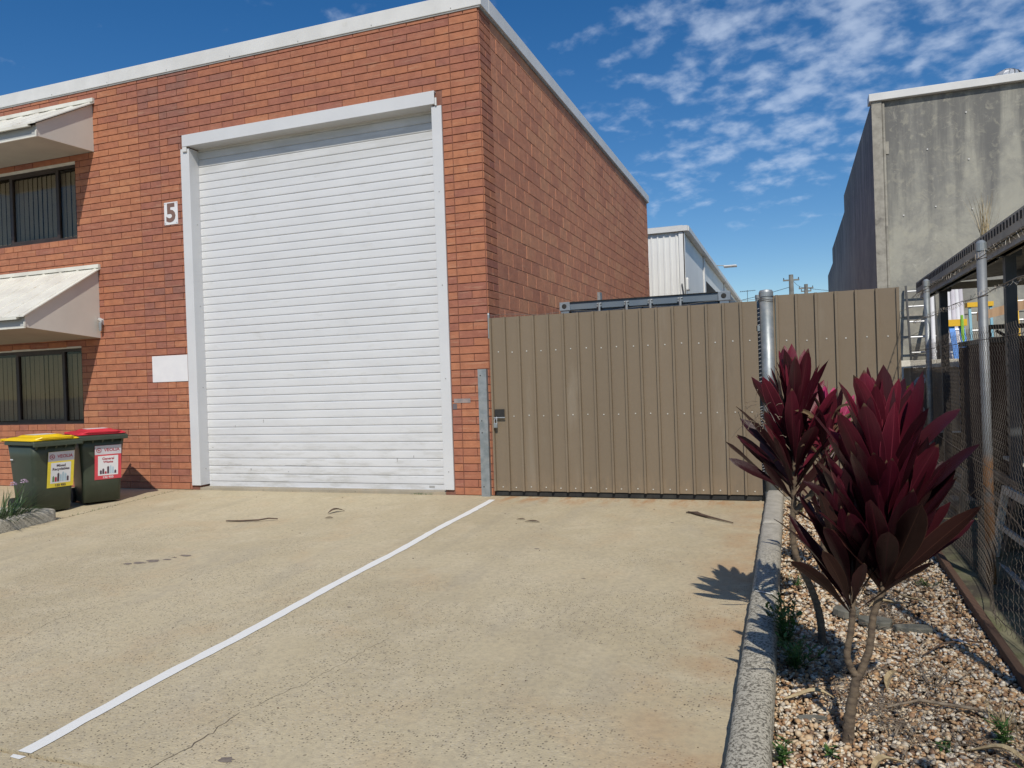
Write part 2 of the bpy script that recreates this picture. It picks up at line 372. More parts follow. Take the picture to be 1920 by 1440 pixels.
def kerb_mat():
    m, t, b = newmat('kerb_rough_concrete'); v = coords(t)
    n = noisen(t, v, 70, 5, .7); n2 = noisen(t, v, 3, 5, .6)
    col = mixn(t, maprange(t, n, .42, .54), (.12,.11,.085), (.47,.44,.36))
    smooth_ = mixn(t, maprange(t, noisen(t, v, 9, 6, .65), .35, .7), (.42,.395,.34), (.31,.29,.245))
    sx = N(t, 'ShaderNodeSeparateXYZ'); t.links.new(v, sx.inputs[0])
    f = mathn(t, 'ADD', maprange(t, sx.outputs[1], -1.2, -4.2), mathn(t, 'MULTIPLY', mathn(t, 'SUBTRACT', n2, .5), .8), True)
    col = mixn(t, f, smooth_, col)
    t.links.new(col, b.inputs['Base Color']); b.inputs['Roughness'].default_value = .9
    bumpn(t, b, n, .7, .006); return m
m_kerb = kerb_mat()

def paint_mat():
    m, t, b = newmat('white_line_paint'); v = coords(t)
    w = noisen(t, v, 60, 6, .75); w2 = noisen(t, v, 4, 4, .6)
    f = maprange(t, mathn(t, 'ADD', w, mathn(t, 'MULTIPLY', w2, .35)), .84, .94)
    col = mixn(t, f, (.74,.74,.71), (.42,.37,.28)); t.links.new(col, b.inputs['Base Color'])
    b.inputs['Roughness'].default_value = .7; bumpn(t, b, noisen(t, v, 90, 4, .7), .4, .003); return m
m_paint = paint_mat()

def greywall_mat(name, c_lo, c_hi, dark):
    m, t, b = newmat(name); v = coords(t)
    f = noisen(t, v, 1.3, 9, .68, .5); col = mixn(t, maprange(t, f, .38, .64), c_lo, c_hi)
    sx = N(t, 'ShaderNodeSeparateXYZ'); t.links.new(v, sx.inputs[0])
    st = noisen(t, scaled(t, v, (2.6, 2.6, .22)), 1.0, 7, .62)
    hgt = maprange(t, sx.outputs[2], 2.6, 6.4, -.16, .17)
    g = mathn(t, 'ADD', st, hgt)
    col = mixn(t, maprange(t, g, .44, .70, 0, .88), col, dark)
    bl = noisen(t, v, 6, 7, .7, 1.0); col = mixn(t, maprange(t, bl, .50, .68, 0, .45), col, (.40,.38,.30))
    wh = noisen(t, v, 3.4, 10, .78, .6); col = mixn(t, maprange(t, wh, .56, .72, 0, .5), col, (.52,.50,.42))
    t.links.new(col, b.inputs['Base Color']); b.inputs['Roughness'].default_value = .9; bumpn(t, b, bl, .3, .01); return m
m_grey = greywall_mat('stained_concrete_panel', (.36,.35,.295), (.235,.232,.21), (.125,.125,.122))
m_grey_s = greywall_mat('stained_concrete_side', (.33,.33,.32), (.24,.245,.245), (.14,.145,.15))
m_grey_p = M('concrete_pier', (.36,.34,.29), (.26,.245,.21), .85, scale=9, bump=.3, dirt=(.14,.13,.115), dscale=6)

def leaf_mat(name, base, tip, edge, rough=.36, back=None):
    m, t, b = newmat(name); tc = N(t, 'ShaderNodeTexCoord'); oi = N(t, 'ShaderNodeObjectInfo')
    sp = N(t, 'ShaderNodeSeparateXYZ'); t.links.new(tc.outputs['UV'], sp.inputs[0])
    along = sp.outputs[1]; across = mathn(t, 'ABSOLUTE', mathn(t, 'SUBTRACT', sp.outputs[0], .5))
    col = mixn(t, maprange(t, mathn(t, 'ADD', along, mathn(t, 'MULTIPLY', mathn(t, 'SUBTRACT', oi.outputs['Random'], .5), .9)), .15, 1.1), base, tip)
    st = noisen(t, scaled(t, tc.outputs['UV'], (42, 1.5, 1)), 1.0, 3, .6)
    col = mixn(t, maprange(t, st, .35, .7, 0, .35), col, tuple(x * .45 for x in base))
    col = mixn(t, maprange(t, across, .03, .0, 0, .55), col, edge)
    col = mixn(t, maprange(t, across, .465, .49, 0, .7), col, edge)
    col = mixn(t, mathn(t, 'MULTIPLY', maprange(t, along, .955, .985), maprange(t, oi.outputs['Random'], .35, .45)), col, (.16,.10,.06))
    if back is not None:
        g = N(t, 'ShaderNodeNewGeometry'); col = mixn(t, g.outputs['Backfacing'], col, back)
    t.links.new(col, b.inputs['Base Color']); b.inputs['Roughness'].default_value = rough
    b.inputs['Specular IOR Level'].default_value = .38
    bumpn(t, b, st, .35, .004)
    tl = N(t, 'ShaderNodeBsdfTranslucent'); t.links.new(col, tl.inputs[0])
    mx = N(t, 'ShaderNodeMixShader'); mx.inputs[0].default_value = .22
    t.links.new(b.outputs[0], mx.inputs[1]); t.links.new(tl.outputs[0], mx.inputs[2])
    t.links.new(mx.outputs[0], t.nodes['Material Output'].inputs[0]); return m
lf_dark = leaf_mat('cordyline_leaf_dark', (.020,.0045,.008), (.050,.007,.014), (.11,.015,.03), back=(.030,.007,.010))
lf_mid = leaf_mat('cordyline_leaf_maroon', (.036,.006,.011), (.105,.012,.024), (.20,.03,.05), back=(.055,.010,.015))
lf_red = leaf_mat('cordyline_leaf_crimson', (.075,.008,.018), (.22,.020,.044), (.36,.06,.09), back=(.15,.016,.032))
lf_brown = leaf_mat('cordyline_leaf_bronze', (.036,.013,.011), (.075,.024,.020), (.18,.08,.055), .5)
lf_dry = leaf_mat('cordyline_leaf_dry', (.26,.18,.10), (.16,.10,.06), (.40,.32,.20), .8)
lf_pink = leaf_mat('cordyline_leaf_pink', (.35,.02,.09), (.62,.05,.20), (.70,.2,.3))
LEAFM = dict(dark=lf_dark, mid=lf_mid, red=lf_red, brown=lf_brown, dry=lf_dry, pink=lf_pink)

def gravel_mat():
    m, t, b = newmat('river_gravel'); g = N(t, 'ShaderNodeNewGeometry')
    cr_ = N(t, 'ShaderNodeValToRGB'); e = cr_.color_ramp.elements
    st = [(0,(.13,.085,.055)),(.12,(.26,.15,.085)),(.26,(.40,.23,.11)),(.42,(.50,.34,.19)),(.58,(.58,.47,.32)),(.70,(.65,.56,.42)),(.86,(.73,.69,.59)),(1,(.36,.32,.27))]
    e[0].color = (*st[0][1],1); e[1].color = (*st[-1][1],1)
    for p, c in st[1:-1]: x = e.new(p); x.color = (*c,1)
    t.links.new(g.outputs['Random Per Island'], cr_.inputs[0])
    n = noisen(t, g.outputs['Position'], 90, 5, .65)
    col = mixn(t, maprange(t, n, .42, .72, 0, .45), cr_.outputs[0], (.42,.27,.15))
    t.links.new(col, b.inputs['Base Color']); b.inputs['Roughness'].default_value = .7
    bumpn(t, b, noisen(t, g.outputs['Position'], 160, 3, .6), .3, .003); return m
m_gravel = gravel_mat()

# ------------------------------------------------------------ ground
def slope_slab(name, x0, x1, y0, y1, dz, th, mat, ny=1):
    mb = MB(); ys = [y0 + (y1 - y0) * i / ny for i in range(ny + 1)]
    top = [(x, y, G(y) + dz) for y in ys for x in (x0, x1)]; bot = [(x, y, G(y) + dz - th) for y in ys for x in (x0, x1)]
    n = len(top); fs = []
    for i in range(ny):
        a = 2 * i; fs += [(a, a+1, a+3, a+2), (n+a, n+a+2, n+a+3, n+a+1), (a, a+2, n+a+2, n+a), (a+1, n+a+1, n+a+3, a+3)]
    fs += [(0, n, n+1, 1), (n-2, n-1, 2*n-1, 2*n-2)]
    mb.add(top + bot, fs); o = mb.obj(name, mat); o['kind'] = 'structure'; return o
gm = MB(); yy = [-900, -60, -14, 0, 60, 900]
for i in range(len(yy)-1):
    a, b_ = yy[i], yy[i+1]
    gm.add([(-900,a,G(a)-.09),(900,a,G(a)-.09),(900,b_,G(b_)-.09),(-900,b_,G(b_)-.09)], [(0,1,2,3)])
g = gm.obj('ground', m_conc2); g['kind'] = 'structure'
slope_slab('driveway', -4.985, 3.29, -6.40, -.012, 0, .085, m_conc)
slope_slab('driveway', -4.985, 3.29, -13.9, -6.425, -.004, .08, m_conc)
slope_slab('path', -14, -5.0, -2.03, -.012, 0.0, .085, m_conc)
slope_slab('path', -14, -5.0, -13.9, -9.4, 0.0, .085, m_conc)
slope_slab('yard', .0, 4.9, .14, 60, 0.0, .085, m_conc2)
slope_slab('garden_soil', 3.44, 4.60, -9.5, -.0, -.02, .065, m_soil, 4)
slope_slab('garden_soil', -9, -5.13, -9.3, -2.2, .03, .11, m_soil, 2)
# white line, slightly wandering edges
mb = MB(); n = 60; L = []; Rr = []
for i in range(n+1):
    y = -.27 - 6.135 * i / n; j = (rnd.random()-.5)*.010; k = (rnd.random()-.5)*.010; mdl = .085 + .008*sin(i*.33)
    L.append((mdl-.043+j, y, G(y)+.004)); Rr.append((mdl+.043+k, y, G(y)+.004))
vs_ = L + Rr; mb.add(vs_, [(i, i+1, n+2+i, n+1+i) for i in range(n)])
o = mb.obj('painted_line', m_paint); o['kind'] = 'structure'
mb = MB(); mb.add([(.045,-6.426,G(-6.426)+.0),(.13,-6.426,G(-6.426)+.0),(.12,-6.455,G(-6.455)),(.055,-6.45,G(-6.45))], [(0,1,2,3)])
o = mb.obj('painted_line', m_paint); o['kind'] = 'structure'
# cracks
def crack(pts, w):
    pts = [Vector((x, y, 0)) for x, y in pts]; out = []
    for a, b_ in zip(pts, pts[1:]):
        k = max(2, int((b_-a).length/.04))
        for i in range(k): out.append(a.lerp(b_, i/k) + Vector((rnd.gauss(0,.009), rnd.gauss(0,.009), 0)))
    out.append(pts[-1]); m_ = MB(); v = []
    for i, p in enumerate(out):
        d = (out[min(i+1,len(out)-1)]-out[max(i-1,0)]); d.z = 0; d.normalize(); nn = Vector((-d.y, d.x, 0))
        ww = w*(.35+.8*rnd.random())*(1 - abs(2*i/(len(out)-1)-1)**4*.85)
        for s in (-1,1):
            q = p + nn*ww*s; v.append((q.x, q.y, G(q.y)+.0015))
    m_.add(v, [(2*i, 2*i+1, 2*i+3, 2*i+2) for i in range(len(out)-1)])
    o = m_.obj('crack', m_crack); o['kind'] = 'structure'
m_crack = M('crack_dirt', (.10,.08,.06), (.16,.13,.10), .95, scale=30)
crack([(.80,-6.40),(.85,-6.07),(.84,-5.79)], .004); crack([(.84,-5.79),(.92,-5.54),(1.0,-5.25),(1.1,-4.6)], .0015)
crack([(-1.41,-5.42),(-1.52,-4.94),(-1.51,-4.58),(-1.42,-4.27)], .0016)
crack([(-1.42,-4.27),(-1.45,-3.6),(-1.3,-3.0)], .001)
# dirt in slab joints
def dark_blot(x, y, r, mat, name='oil_stain'):
    m_ = MB(); k = 14; v = [(x, y, G(y)+.002)]
    for i in range(k):
        a = 2*pi*i/k; rr = r*(.55+.6*rnd.random()); X = x+cos(a)*rr; Y = y+sin(a)*rr*.55; v.append((X, Y, G(Y)+.002))
    m_.add(v, [(0, 1+i, 1+(i+1) % k) for i in range(k)]); o = m_.obj(name, mat); o['kind'] = 'structure'
m_oil = M('oil_mark', (.17,.14,.12), (.24,.20,.16), .8, scale=30)
for x, y, r in [(-2.28,-3.55,.05),(-2.18,-3.5,.07),(-2.1,-3.42,.09),(-2.0,-3.35,.05),(-1.93,-3.2,.07),(-1.98,-3.28,.03),(.01,-3.01,.02),(1.35,-2.4,.03),(2.0,-3.2,.02),(1.1,-6.2,.045),(2.4,-1.2,.02),(.5,-4.2,.02)]:
    dark_blot(x, y, r, m_oil)

# kerbs: rough cast, rounded
def kerb(name, x0, x1, y0, y1, h, seed, mat=m_kerb, along='y'):
    m_ = MB(); rg = random.Random(seed); L_ = (y1-y0) if along == 'y' else (x1-x0); n = max(2, int(abs(L_)/.05))
    prof = [(0,-.1),(0,.55),(.04,.86),(.16,1.0),(.5,1.02),(.84,1.0),(.96,.86),(1,.55),(1,-.1)]
    rings = []
    for i in range(n+1):
        t_ = i/n
        e = 1.0 if 0 < i < n else .93
        ring = []
        for (u, w) in prof:
            j = .006*(rg.random()-.5)
            if along == 'y':
                y = y0+L_*t_; x = x0+(x1-x0)*(.5+(u-.5)*e)+j; z = G(y)+h*w*e+.007*(rg.random()-.5)*(w > .4)
                z += .006*noise.noise(Vector((x*3, y*3, seed)))
            else:
                x = x0+L_*t_; y = y0+(y1-y0)*(.5+(u-.5)*e)+j; z = G((y0+y1)/2)+h*w*e+.006*(rg.random()-.5)*(w > .4)
            ring.append((x, y, z))
        rings.append(ring)
    k = len(prof); v = [p for r_ in rings for p in r_]; fs = []
    for i in range(n):
        for q in range(k-1): fs.append((i*k+q, i*k+q+1, (i+1)*k+q+1, (i+1)*k+q))
    fs += [tuple(range(k)), tuple(n*k+q for q in range(k))[::-1]]
    m_.add(v, fs); o = m_.obj(name, mat, smooth=True); o['kind'] = 'structure'; return o
for i, (a, b_) in enumerate([(-9.6,-6.42),(-6.405,-3.62),(-3.607,-1.62),(-1.605,-.0)]):
    kerb('kerb', 3.275, 3.452, a, b_, .13, i+3)
kerb('kerb', -5.16, -4.99, -9.3, -2.06, .15, 21)
kerb('kerb', -9.0, -5.165, -2.2, -2.05, .14, 22, along='x')
mb = MB(); y = -3.70
mb.add([(3.31,y,G(y)+.140),(3.42,y-.045,G(y)+.140),(3.42,y-.062,G(y)+.140),(3.31,y-.014,G(y)+.140)], [(0,1,2,3)]); o = mb.obj('paint_mark', m_paint); o['kind'] = 'structure'

# ------------------------------------------------------------ brick warehouse
bld = thing('brick_warehouse', 'red brick warehouse with white roller door and cream parapet flashing', 'building')
XL = -13.0
mb = MB()
# front wall core with openings: door (-4.62..-.70 , 0..4.98), windows
DX0, DX1, DZ = -4.62, -.66, 5.06
WX0, WX1 = -9.45, -6.85
wins = [(1.0, 2.19), (3.90, 5.08)]
yf, yb = .0, .22
def wallbox(x0, x1, z0, z1): mb.box(x0, x1, yf, yb, z0, z1)
wallbox(XL, WX0, -.05, 6.2); wallbox(WX1, DX0, -.05, 6.2); wallbox(DX1, .012-.012, -.05, 6.2); wallbox(DX0, DX1, DZ, 6.2)
zs = -.05
for z0, z1 in wins: wallbox(WX0, WX1, zs, z0); zs = z1
wallbox(WX0, WX1, zs, 6.2)
front = mb.obj('front_wall', m_mortar, bld)
mb = MB(); mb.box(-.22, 0, .221, 12.0, -.05, 6.2); side = mb.obj('side_wall', m_mortar_s, bld)
mb = MB(); mb.box(XL, -.23, 11.8, 12.0, -.05, 6.2); mb.box(XL, XL+.2, .23, 11.79, -.05, 6.2); mb.obj('back_wall', m_mortar, bld)
mb = MB(); mb.box(XL, -.23, .23, 11.79, 5.95, 6.0); mb.obj('roof', m_roof, bld)
mb = MB(); mb.box(XL+.3, -.3, 1.6, 1.7, 0, 5.9); mb.obj('inner_partition', m_dark, bld)
GAP = .0046
brick_cache = {}
def brick_mesh(w, h, mat, d=.012, kind='f'):
    key = (round(w, 3), round(h, 3), kind)
    if key in brick_cache: return brick_cache[key]
    c = .0035; m_ = MB(); a, b_ = GAP, w-GAP; e, f = GAP, h-GAP
    o_ = [(a,0,e),(b_,0,e),(b_,0,f),(a,0,f)]; i_ = [(a,-d+c,e),(b_,-d+c,e),(b_,-d+c,f),(a,-d+c,f)]
    t_ = [(a+c,-d,e+c),(b_-c,-d,e+c),(b_-c,-d,f-c),(a+c,-d,f-c)]
    m_.add(o_+i_+t_, [(k, (k+1)%4, 4+(k+1)%4, 4+k) for k in range(4)] + [(4+k, 4+(k+1)%4, 8+(k+1)%4, 8+k) for k in range(4)] + [(8,9,10,11)])
    me = m_.mesh('brick', mat); brick_cache[key] = me; return me
def lay(rects, parent, mat_o, mat_i, place, name, kind, score, nmax=300, mesh_d=.012):
    rects = sorted(rects, key=score); big = rects[:nmax]; rest = rects[nmax:]
    for r_ in big:
        w = r_[1]-r_[0]; h = r_[3]-r_[2]; me = brick_mesh(w, h, mat_o, mesh_d, kind)
        loc, rot = place(r_); rg = rnd.random
        loc = (loc[0], loc[1], loc[2])
        o = inst(name, me, loc, rot, parent)
        if kind == 'f': o.location.y += (rg()-.5)*.004
        else: o.location.x += (rg()-.5)*.004
    m_ = MB()
    for r_ in rest:
        w = r_[1]-r_[0]; h = r_[3]-r_[2]; me = brick_mesh(w, h, mat_o, mesh_d, kind); loc, rot = place(r_)
        Mx = Matrix.Translation(loc) @ Matrix.Rotation(rot[2], 4, 'Z')
        off = (rnd.random()-.5)*.004
        ox = Vector((0, off, 0)) if kind == 'f' else Vector((off, 0, 0))
        m_.add([Mx @ v.co + ox for v in me.vertices], [tuple(p.vertices) for p in me.polygons])
    o = m_.obj(name, mat_i, parent); o['kind'] = 'stuff'; return o
# facade bricks: 400 x 100 modules in stretcher bond, columns of aligned bricks at the corner and left of the door
holes = [(-4.755, -.53, -.2, 5.16)] + [(WX0-.0, WX1, z0-.105, z1) for z0, z1 in wins]
def cut(x0, x1, z0, z1):
    out = [(x0, x1)]
    for hx0, hx1, hz0, hz1 in holes:
        if z1 <= hz0+.02 or z0 >= hz1-.02: continue
        new = []
        for a, b_ in out:
            if b_ <= hx0 or a >= hx1: new.append((a, b_)); continue
            if a < hx0: new.append((a, hx0))
            if b_ > hx1: new.append((hx1, b_))
        out = new
    return [(a, b_, z0, z1) for a, b_ in out if b_-a > .03]
rects = []
for k in range(62):
    z0 = k*.1; z1 = z0+.1; even = k % 2 == 0
    segs = []
    if even: segs += [(-.4, 0)]
    else: segs += [(-.4, -.2), (-.2, 0)]
    if even: segs += [(-5.55, -5.15)]
    else: segs += [(-5.55, -5.35), (-5.35, -5.15)]
    x = -.4 if even else -.6
    if not even: segs.append((-.6, -.4))
    while x > -5.15+.01:
        segs.append((max(x-.4, -5.15), x)); x -= .4
    x = -5.55
    if not even: segs.append((-5.75, -5.55)); x = -5.75
    while x > XL+.01: segs.append((max(x-.4, XL), x)); x -= .4
    for a, b_ in segs: rects += cut(a, b_, z0, z1)
def score_f(r_):
    x = (r_[0]+r_[1])/2; area = (r_[1]-r_[0])*(r_[3]-r_[2]); z = (r_[2]+r_[3])/2
    d = Vector((x, 0, z))-CAM; dep = d.dot(F); vis = dep > 0 and x > -8.6
    return -(area*9.0/dep**3) if vis else 0
# windowsill soldier bricks
for z0, z1 in wins:
    x = WX1
    while x > WX0+.01:
        rects.append((max(x-.2, WX0), x, z0-.103, z0-.003)); x -= .2
lay(rects, front, m_brick, m_brick_i, lambda r_: ((r_[0], 0, r_[2]), (0,0,0)), 'brick', 'f', score_f)
# side wall: 400x200 blocks plus a quoin column of ordinary bricks
rects = []; rq = []
for k in range(62):
    z0 = k*.1
    if k % 2: rq += [(0, .4, z0, z0+.1)]
    else: rq += [(0, .2, z0, z0+.1), (.2, .4, z0, z0+.1)]
for k in range(31):
    z0 = k*.2; y = .4
    if k % 2: rects.append((.4, .6, z0, z0+.2)); y = .6
    while y < 11.99: rects.append((y, min(y+.4, 12.0), z0, z0+.2)); y += .4
def score_s(r_):
    y = (r_[0]+r_[1])/2; z = (r_[2]+r_[3])/2; d = Vector((0, y, z))-CAM; dep = d.dot(F)
    sx_ = d.dot(RT)/dep; zl = 2.25 if y < 1.5 else 2.4+.1*y
    if z < zl: return 0
    return -((r_[1]-r_[0])*(r_[3]-r_[2])/dep**3)
brick_cache_keep = brick_cache; 
def place_s(r_): return ((0, r_[0], r_[2]), (0,0,pi/2))
lay(rects, side, m_block, m_block_i, place_s, 'block', 's', score_s, 285, .008)
brick_cache.pop('x', None)
qcol = thing_q = None
mb = MB()
for r_ in rq:
    me = brick_mesh(r_[1]-r_[0], .1, m_brick_i, .012, 'q'); Mx = Matrix.Translation((0, r_[0], r_[2])) @ Matrix.Rotation(pi/2, 4, 'Z')
    if r_[2] > 2.2:
        inst('brick', brick_mesh(r_[1]-r_[0], .1, m_brick, .012, 'qo'), (0, r_[0], r_[2]), (0,0,pi/2), side)
    else: mb.add([Mx @ v.co for v in me.vertices], [tuple(p.vertices) for p in me.polygons])
o = mb.obj('brick', m_brick_i, side); o['kind'] = 'stuff'
# parapet flashing
cap = thing_q
mb = MB(); mb.box(XL, -6.082, -.035, .25, 6.17, 6.365); a1 = mb.obj('parapet_flashing', m_cap, bld); bevel(a1, .006)
mb = MB(); mb.box(-6.078, .06, -.035, .25, 6.17, 6.365); a2 = mb.obj('parapet_flashing', m_cap, bld); bevel(a2, .006)
mb = MB(); mb.box(-.24, .06, .252, 12.06, 6.172, 6.363); a3 = mb.obj('parapet_flashing', m_cap, bld); bevel(a3, .006)
mb = MB(); mb.box(XL, .04, -.024, .0, 6.15, 6.172); mb.box(.0, .03, .0, 12.04, 6.15, 6.172); mb.obj('flashing_drip', m_cap_edge, bld)
mb = MB(); mb.box(-6.10, -6.07, -.038, -.034, 6.172, 6.362); mb.obj('flashing_joint', m_cap, a1)
x = -.35
while x > -9:
    mb = MB(); z = 6.20; mb.tube([(x, -.034, z), (x, -.041, z)], .007, 6); mb.obj('rivet', m_cap_edge, a2 if x > -6.08 else a1); x -= 1.15
# door frame: left jamb, right jamb, header
SY = .175
mb = MB(); mb.prism([(-4.75,-.03),(-4.595,-.03),(-4.595,SY+.02),(-4.61,SY+.02),(-4.61,-.0),(-4.75,-.0)], 'z', .065, 5.0); j1 = mb.obj('door_jamb', m_white, bld); bevel(j1, .004)
mb = MB(); mb.prism([(-.535,-.03),(-.675,-.03),(-.675,SY+.02),(-.66,SY+.02),(-.66,-.0),(-.535,-.0)], 'z', .065, 5.0); j2 = mb.obj('door_jamb', m_white, bld); bevel(j2, .004)
for jj, xx, sgn in ((j1, -4.597, 1), (j2, -.60, 0)):
    for z in (.3, 1.5, 2.7, 3.9):
        mb = MB()
        if sgn: mb.tube([(xx, .09, z), (xx+.006, .09, z)], .008, 6)
        else: mb.tube([(xx, -.03, z), (xx, -.036, z)], .007, 6)
        mb.obj('screw', m_cap_edge, jj)
mb = MB(); mb.prism([(-.06,5.02),(-.06,5.19),(-.0,5.19),(-.0,5.175),(-.045,5.175),(-.045,5.035),(SY+.01,5.035),(SY+.01,5.02)], 'x', -4.69, -.615); hd = mb.obj('door_header', m_white, bld); bevel(hd, .003)
mb = MB(); mb.box(-4.69, -4.62, -.055, -.031, 4.95, 5.017); mb.obj('bracket', m_cap, hd)
mb = MB(); mb.box(-.612, -.59, -.05, -.031, 5.002, 5.1); mb.obj('bracket', m_cap, hd)
mb = MB(); mb.box(-4.60, -.672, SY+.03, SY+.05, 0, 5.05); mb.obj('door_backing', m_dark, bld)
# roller curtain: interlocking slats
door = None
mb = MB(); mb.box(-4.594, -.676, SY-.012, SY+.02, .045, .105); mb.box(-4.594, -.676, SY-.02, SY+.01, .035, .046); bar = mb.obj('roller_door', m_door, bld)
mb = MB(); mb.box(-.98, -.90, SY-.0145, SY-.0125, .06, .088); mb.obj('maker_plate', m_cap_edge, bar)
pitch = .1135; prof = [(-.002,0),(-.009,.003),(-.0125,.009),(-.0135,.03),(-.0135,.090),(-.0120,.102),(-.007,.1075),(-.001,.109),(-.001,.1135),(.010,.1135),(.010,0)]
sl = MB(); sl.prism([(p[0], p[1]) for p in prof], 'x', 0, 3.918); slat = sl.mesh('slat', m_door, False)
k = 0; z = .107
while z < 5.0:
    inst('slat', slat, (-4.594, SY + (rnd.random()-.5)*.0016, z), ((rnd.random()-.5)*.010, 0, 0), bar); z += pitch; k += 1
mb = MB(); mb.box(-4.61, -.66, -.02, .16, -.04, .035); mb.obj('threshold', m_conc2, bld)
# scuffs on the curtain: thin marks
m_scuff = M('scuff_mark', (.30,.30,.30), (.45,.45,.45), .7, scale=30)
mb = MB()
for x, z, w, h in [(-3.25,.345,.35,.006),(-4.25,.355,.25,.004),(-3.85,.27,.02,.03),(-1.45,.40,.012,.055),(-3.2,.25,.015,.015),(-4.53,.60,.03,.01),(-3.6,.96,.012,.045),(-4.1,.90,.010,.03),(-1.0,.42,.2,.004),(-1.2,.46,.010,.03)]:
    mb.box(x, x+w, SY-.0150, SY-.0142, z, z+h)
mb.obj('scuff', m_scuff, bar)
# windows
def window(z0, z1):
    w = MB(); a, b_ = WX0, WX1; t_ = .045; y0, y1 = .045, .105
    w.box(a, b_, y0, y1, z1-t_, z1); w.box(a, b_, y0, y1, z0, z0+t_); w.box(a, a+t_, y0, y1, z0+t_, z1-t_); w.box(b_-t_, b_, y0, y1, z0+t_, z1-t_)
    wf = w.obj('window', m_frame, bld)
    for mx in (-7.31, -8.33):
        w = MB(); w.box(mx-.03, mx+.03, y0+.005, y1-.005, z0+t_, z1-t_); w.obj('mullion', m_frame, wf)
    w = MB(); w.box(-8.30, -7.34, .052, .060, z0+t_, z0+t_+.035); w.box(-8.30, -7.34, .052, .060, z1-t_-.03, z1-t_); w.obj('sash', m_frame, wf)
    for p0, p1 in ((a+t_, -8.36), (-8.30, -7.34), (-7.28, b_-t_)):
        w = MB(); w.box(p0, p1, .074, .078, z0+t_, z1-t_); w.obj('pane', m_glass, wf)
    w = MB(); w.box(a, b_, -.012, .05, z1-.002, z1+.025); w.obj('lintel_bar', m_awn, wf)
    bl = MB(); bl.box(-.052, .052, -.0015, .0015, z0+.06, z1-.08); bm_ = bl.mesh('blind_slat', m_blind)
    x = a+.1
    while x < b_-.05:
        inst('blind_slat', bm_, (x, .135, 0), (0, 0, radians(-8)+rnd.gauss(0, .05)), wf); x += .104
    w = MB(); w.box(a-.3, b_+.3, .5, .52, z0-.3, z1+.3); w.obj('room_backing', m_dark, wf)
for z0, z1 in wins: window(z0, z1)
# awnings
def awning(zt, zb, yd, zfb, zft, ribs, seed):
    x0, x1 = -9.9, -6.44; th = .018
    w = MB()
    w.prism([(-.012, zb), (-yd, zfb), (-yd, zft), (-.012, zt)], 'x', x1-th, x1); aw = w.obj('awning', m_awn_side, bld)
    w = MB(); w.prism([(-.012, zb), (-yd, zfb), (-yd, zft), (-.012, zt)], 'x', x0, x0+th); w.obj('side_panel', m_awn_side, aw)
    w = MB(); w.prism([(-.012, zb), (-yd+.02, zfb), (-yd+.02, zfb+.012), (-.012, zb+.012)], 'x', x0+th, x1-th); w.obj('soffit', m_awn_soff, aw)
    w = MB(); w.box(x0+th, x1-th, -yd+.02, -yd+.03, zfb+.0, zft-.01); w.obj('fascia', m_awn_front, aw)
    w = MB(); w.box(x0, x1+.006, -yd-.018, -yd+.0, zfb-.012, zfb+.010); w.box(x1-.015, x1+.006, -yd-.018, -yd+.002, zfb+.011, zfb+.075); w.obj('front_lip', m_awn, aw)
    # sheet roof with ribs
    s_ = (zt-zft)/(yd-.012); ye = -yd-.06; ze = zft-.05*s_+.012
    w = MB(); w.prism([(-.0, zt+.02), (ye, ze), (ye, ze+.016), (-.0, zt+.038)], 'x', x0-.02, x1+.045); rf = w.obj('roof_sheet', m_awn, aw)
    x = x1-.03
    while x > x0:
        w = MB()
        def ribv(xx):
            return None
        A = [(0, zt+.037), (ye-.001, ze+.015)]
        w.add([(x-.018, A[0][0], A[0][1]), (x+.018, A[0][0], A[0][1]), (x+.010, A[0][0], A[0][1]+.018), (x-.010, A[0][0], A[0][1]+.018),
               (x-.018, A[1][0], A[1][1]), (x+.018, A[1][0], A[1][1]), (x+.010, A[1][0], A[1][1]+.018), (x-.010, A[1][0], A[1][1]+.018)],
              [(0,1,2,3),(4,7,6,5),(0,4,5,1),(1,5,6,2),(2,6,7,3),(3,7,4,0)])
        w.obj('rib', m_awn, aw); x -= .36
    w = MB(); w.box(x0, x1+.046, -.05, -.012, zt+.03, zt+.085); w.obj('apron_flashing', m_awn, aw)
    w = MB(); w.prism([(ye, ze-.028), (ye+.05, ze-.020), (ye+.05, ze), (ye, ze)], 'x', x0-.02, x1-.10); w.obj('eave_trim', m_awn, aw)
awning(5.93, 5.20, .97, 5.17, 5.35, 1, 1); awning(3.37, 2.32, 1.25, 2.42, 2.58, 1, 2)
# small bracket lamp on the lower awning corner
t = thing('security_light', 'small dark bracket light on the wall end of the lower awning', 'light', (-6.40, 0, 2.3))
mb = MB(); mb.box(-.02, .04, -.03, -.013, .22, .31); mb.obj('bracket', m_cap, t)
mb = MB(); mb.tube([(.02,-.03,.28),(.03,-.07,.24),(.03,-.075,.12)], [.022,.03,.02], 8); mb.obj('lamp_body', m_galv, t)
mb = MB(); mb.tube([(-.01,-.05,.30),(.03,-.07,.30)], .025, 10); mb.obj('lamp_head', m_cap, t)
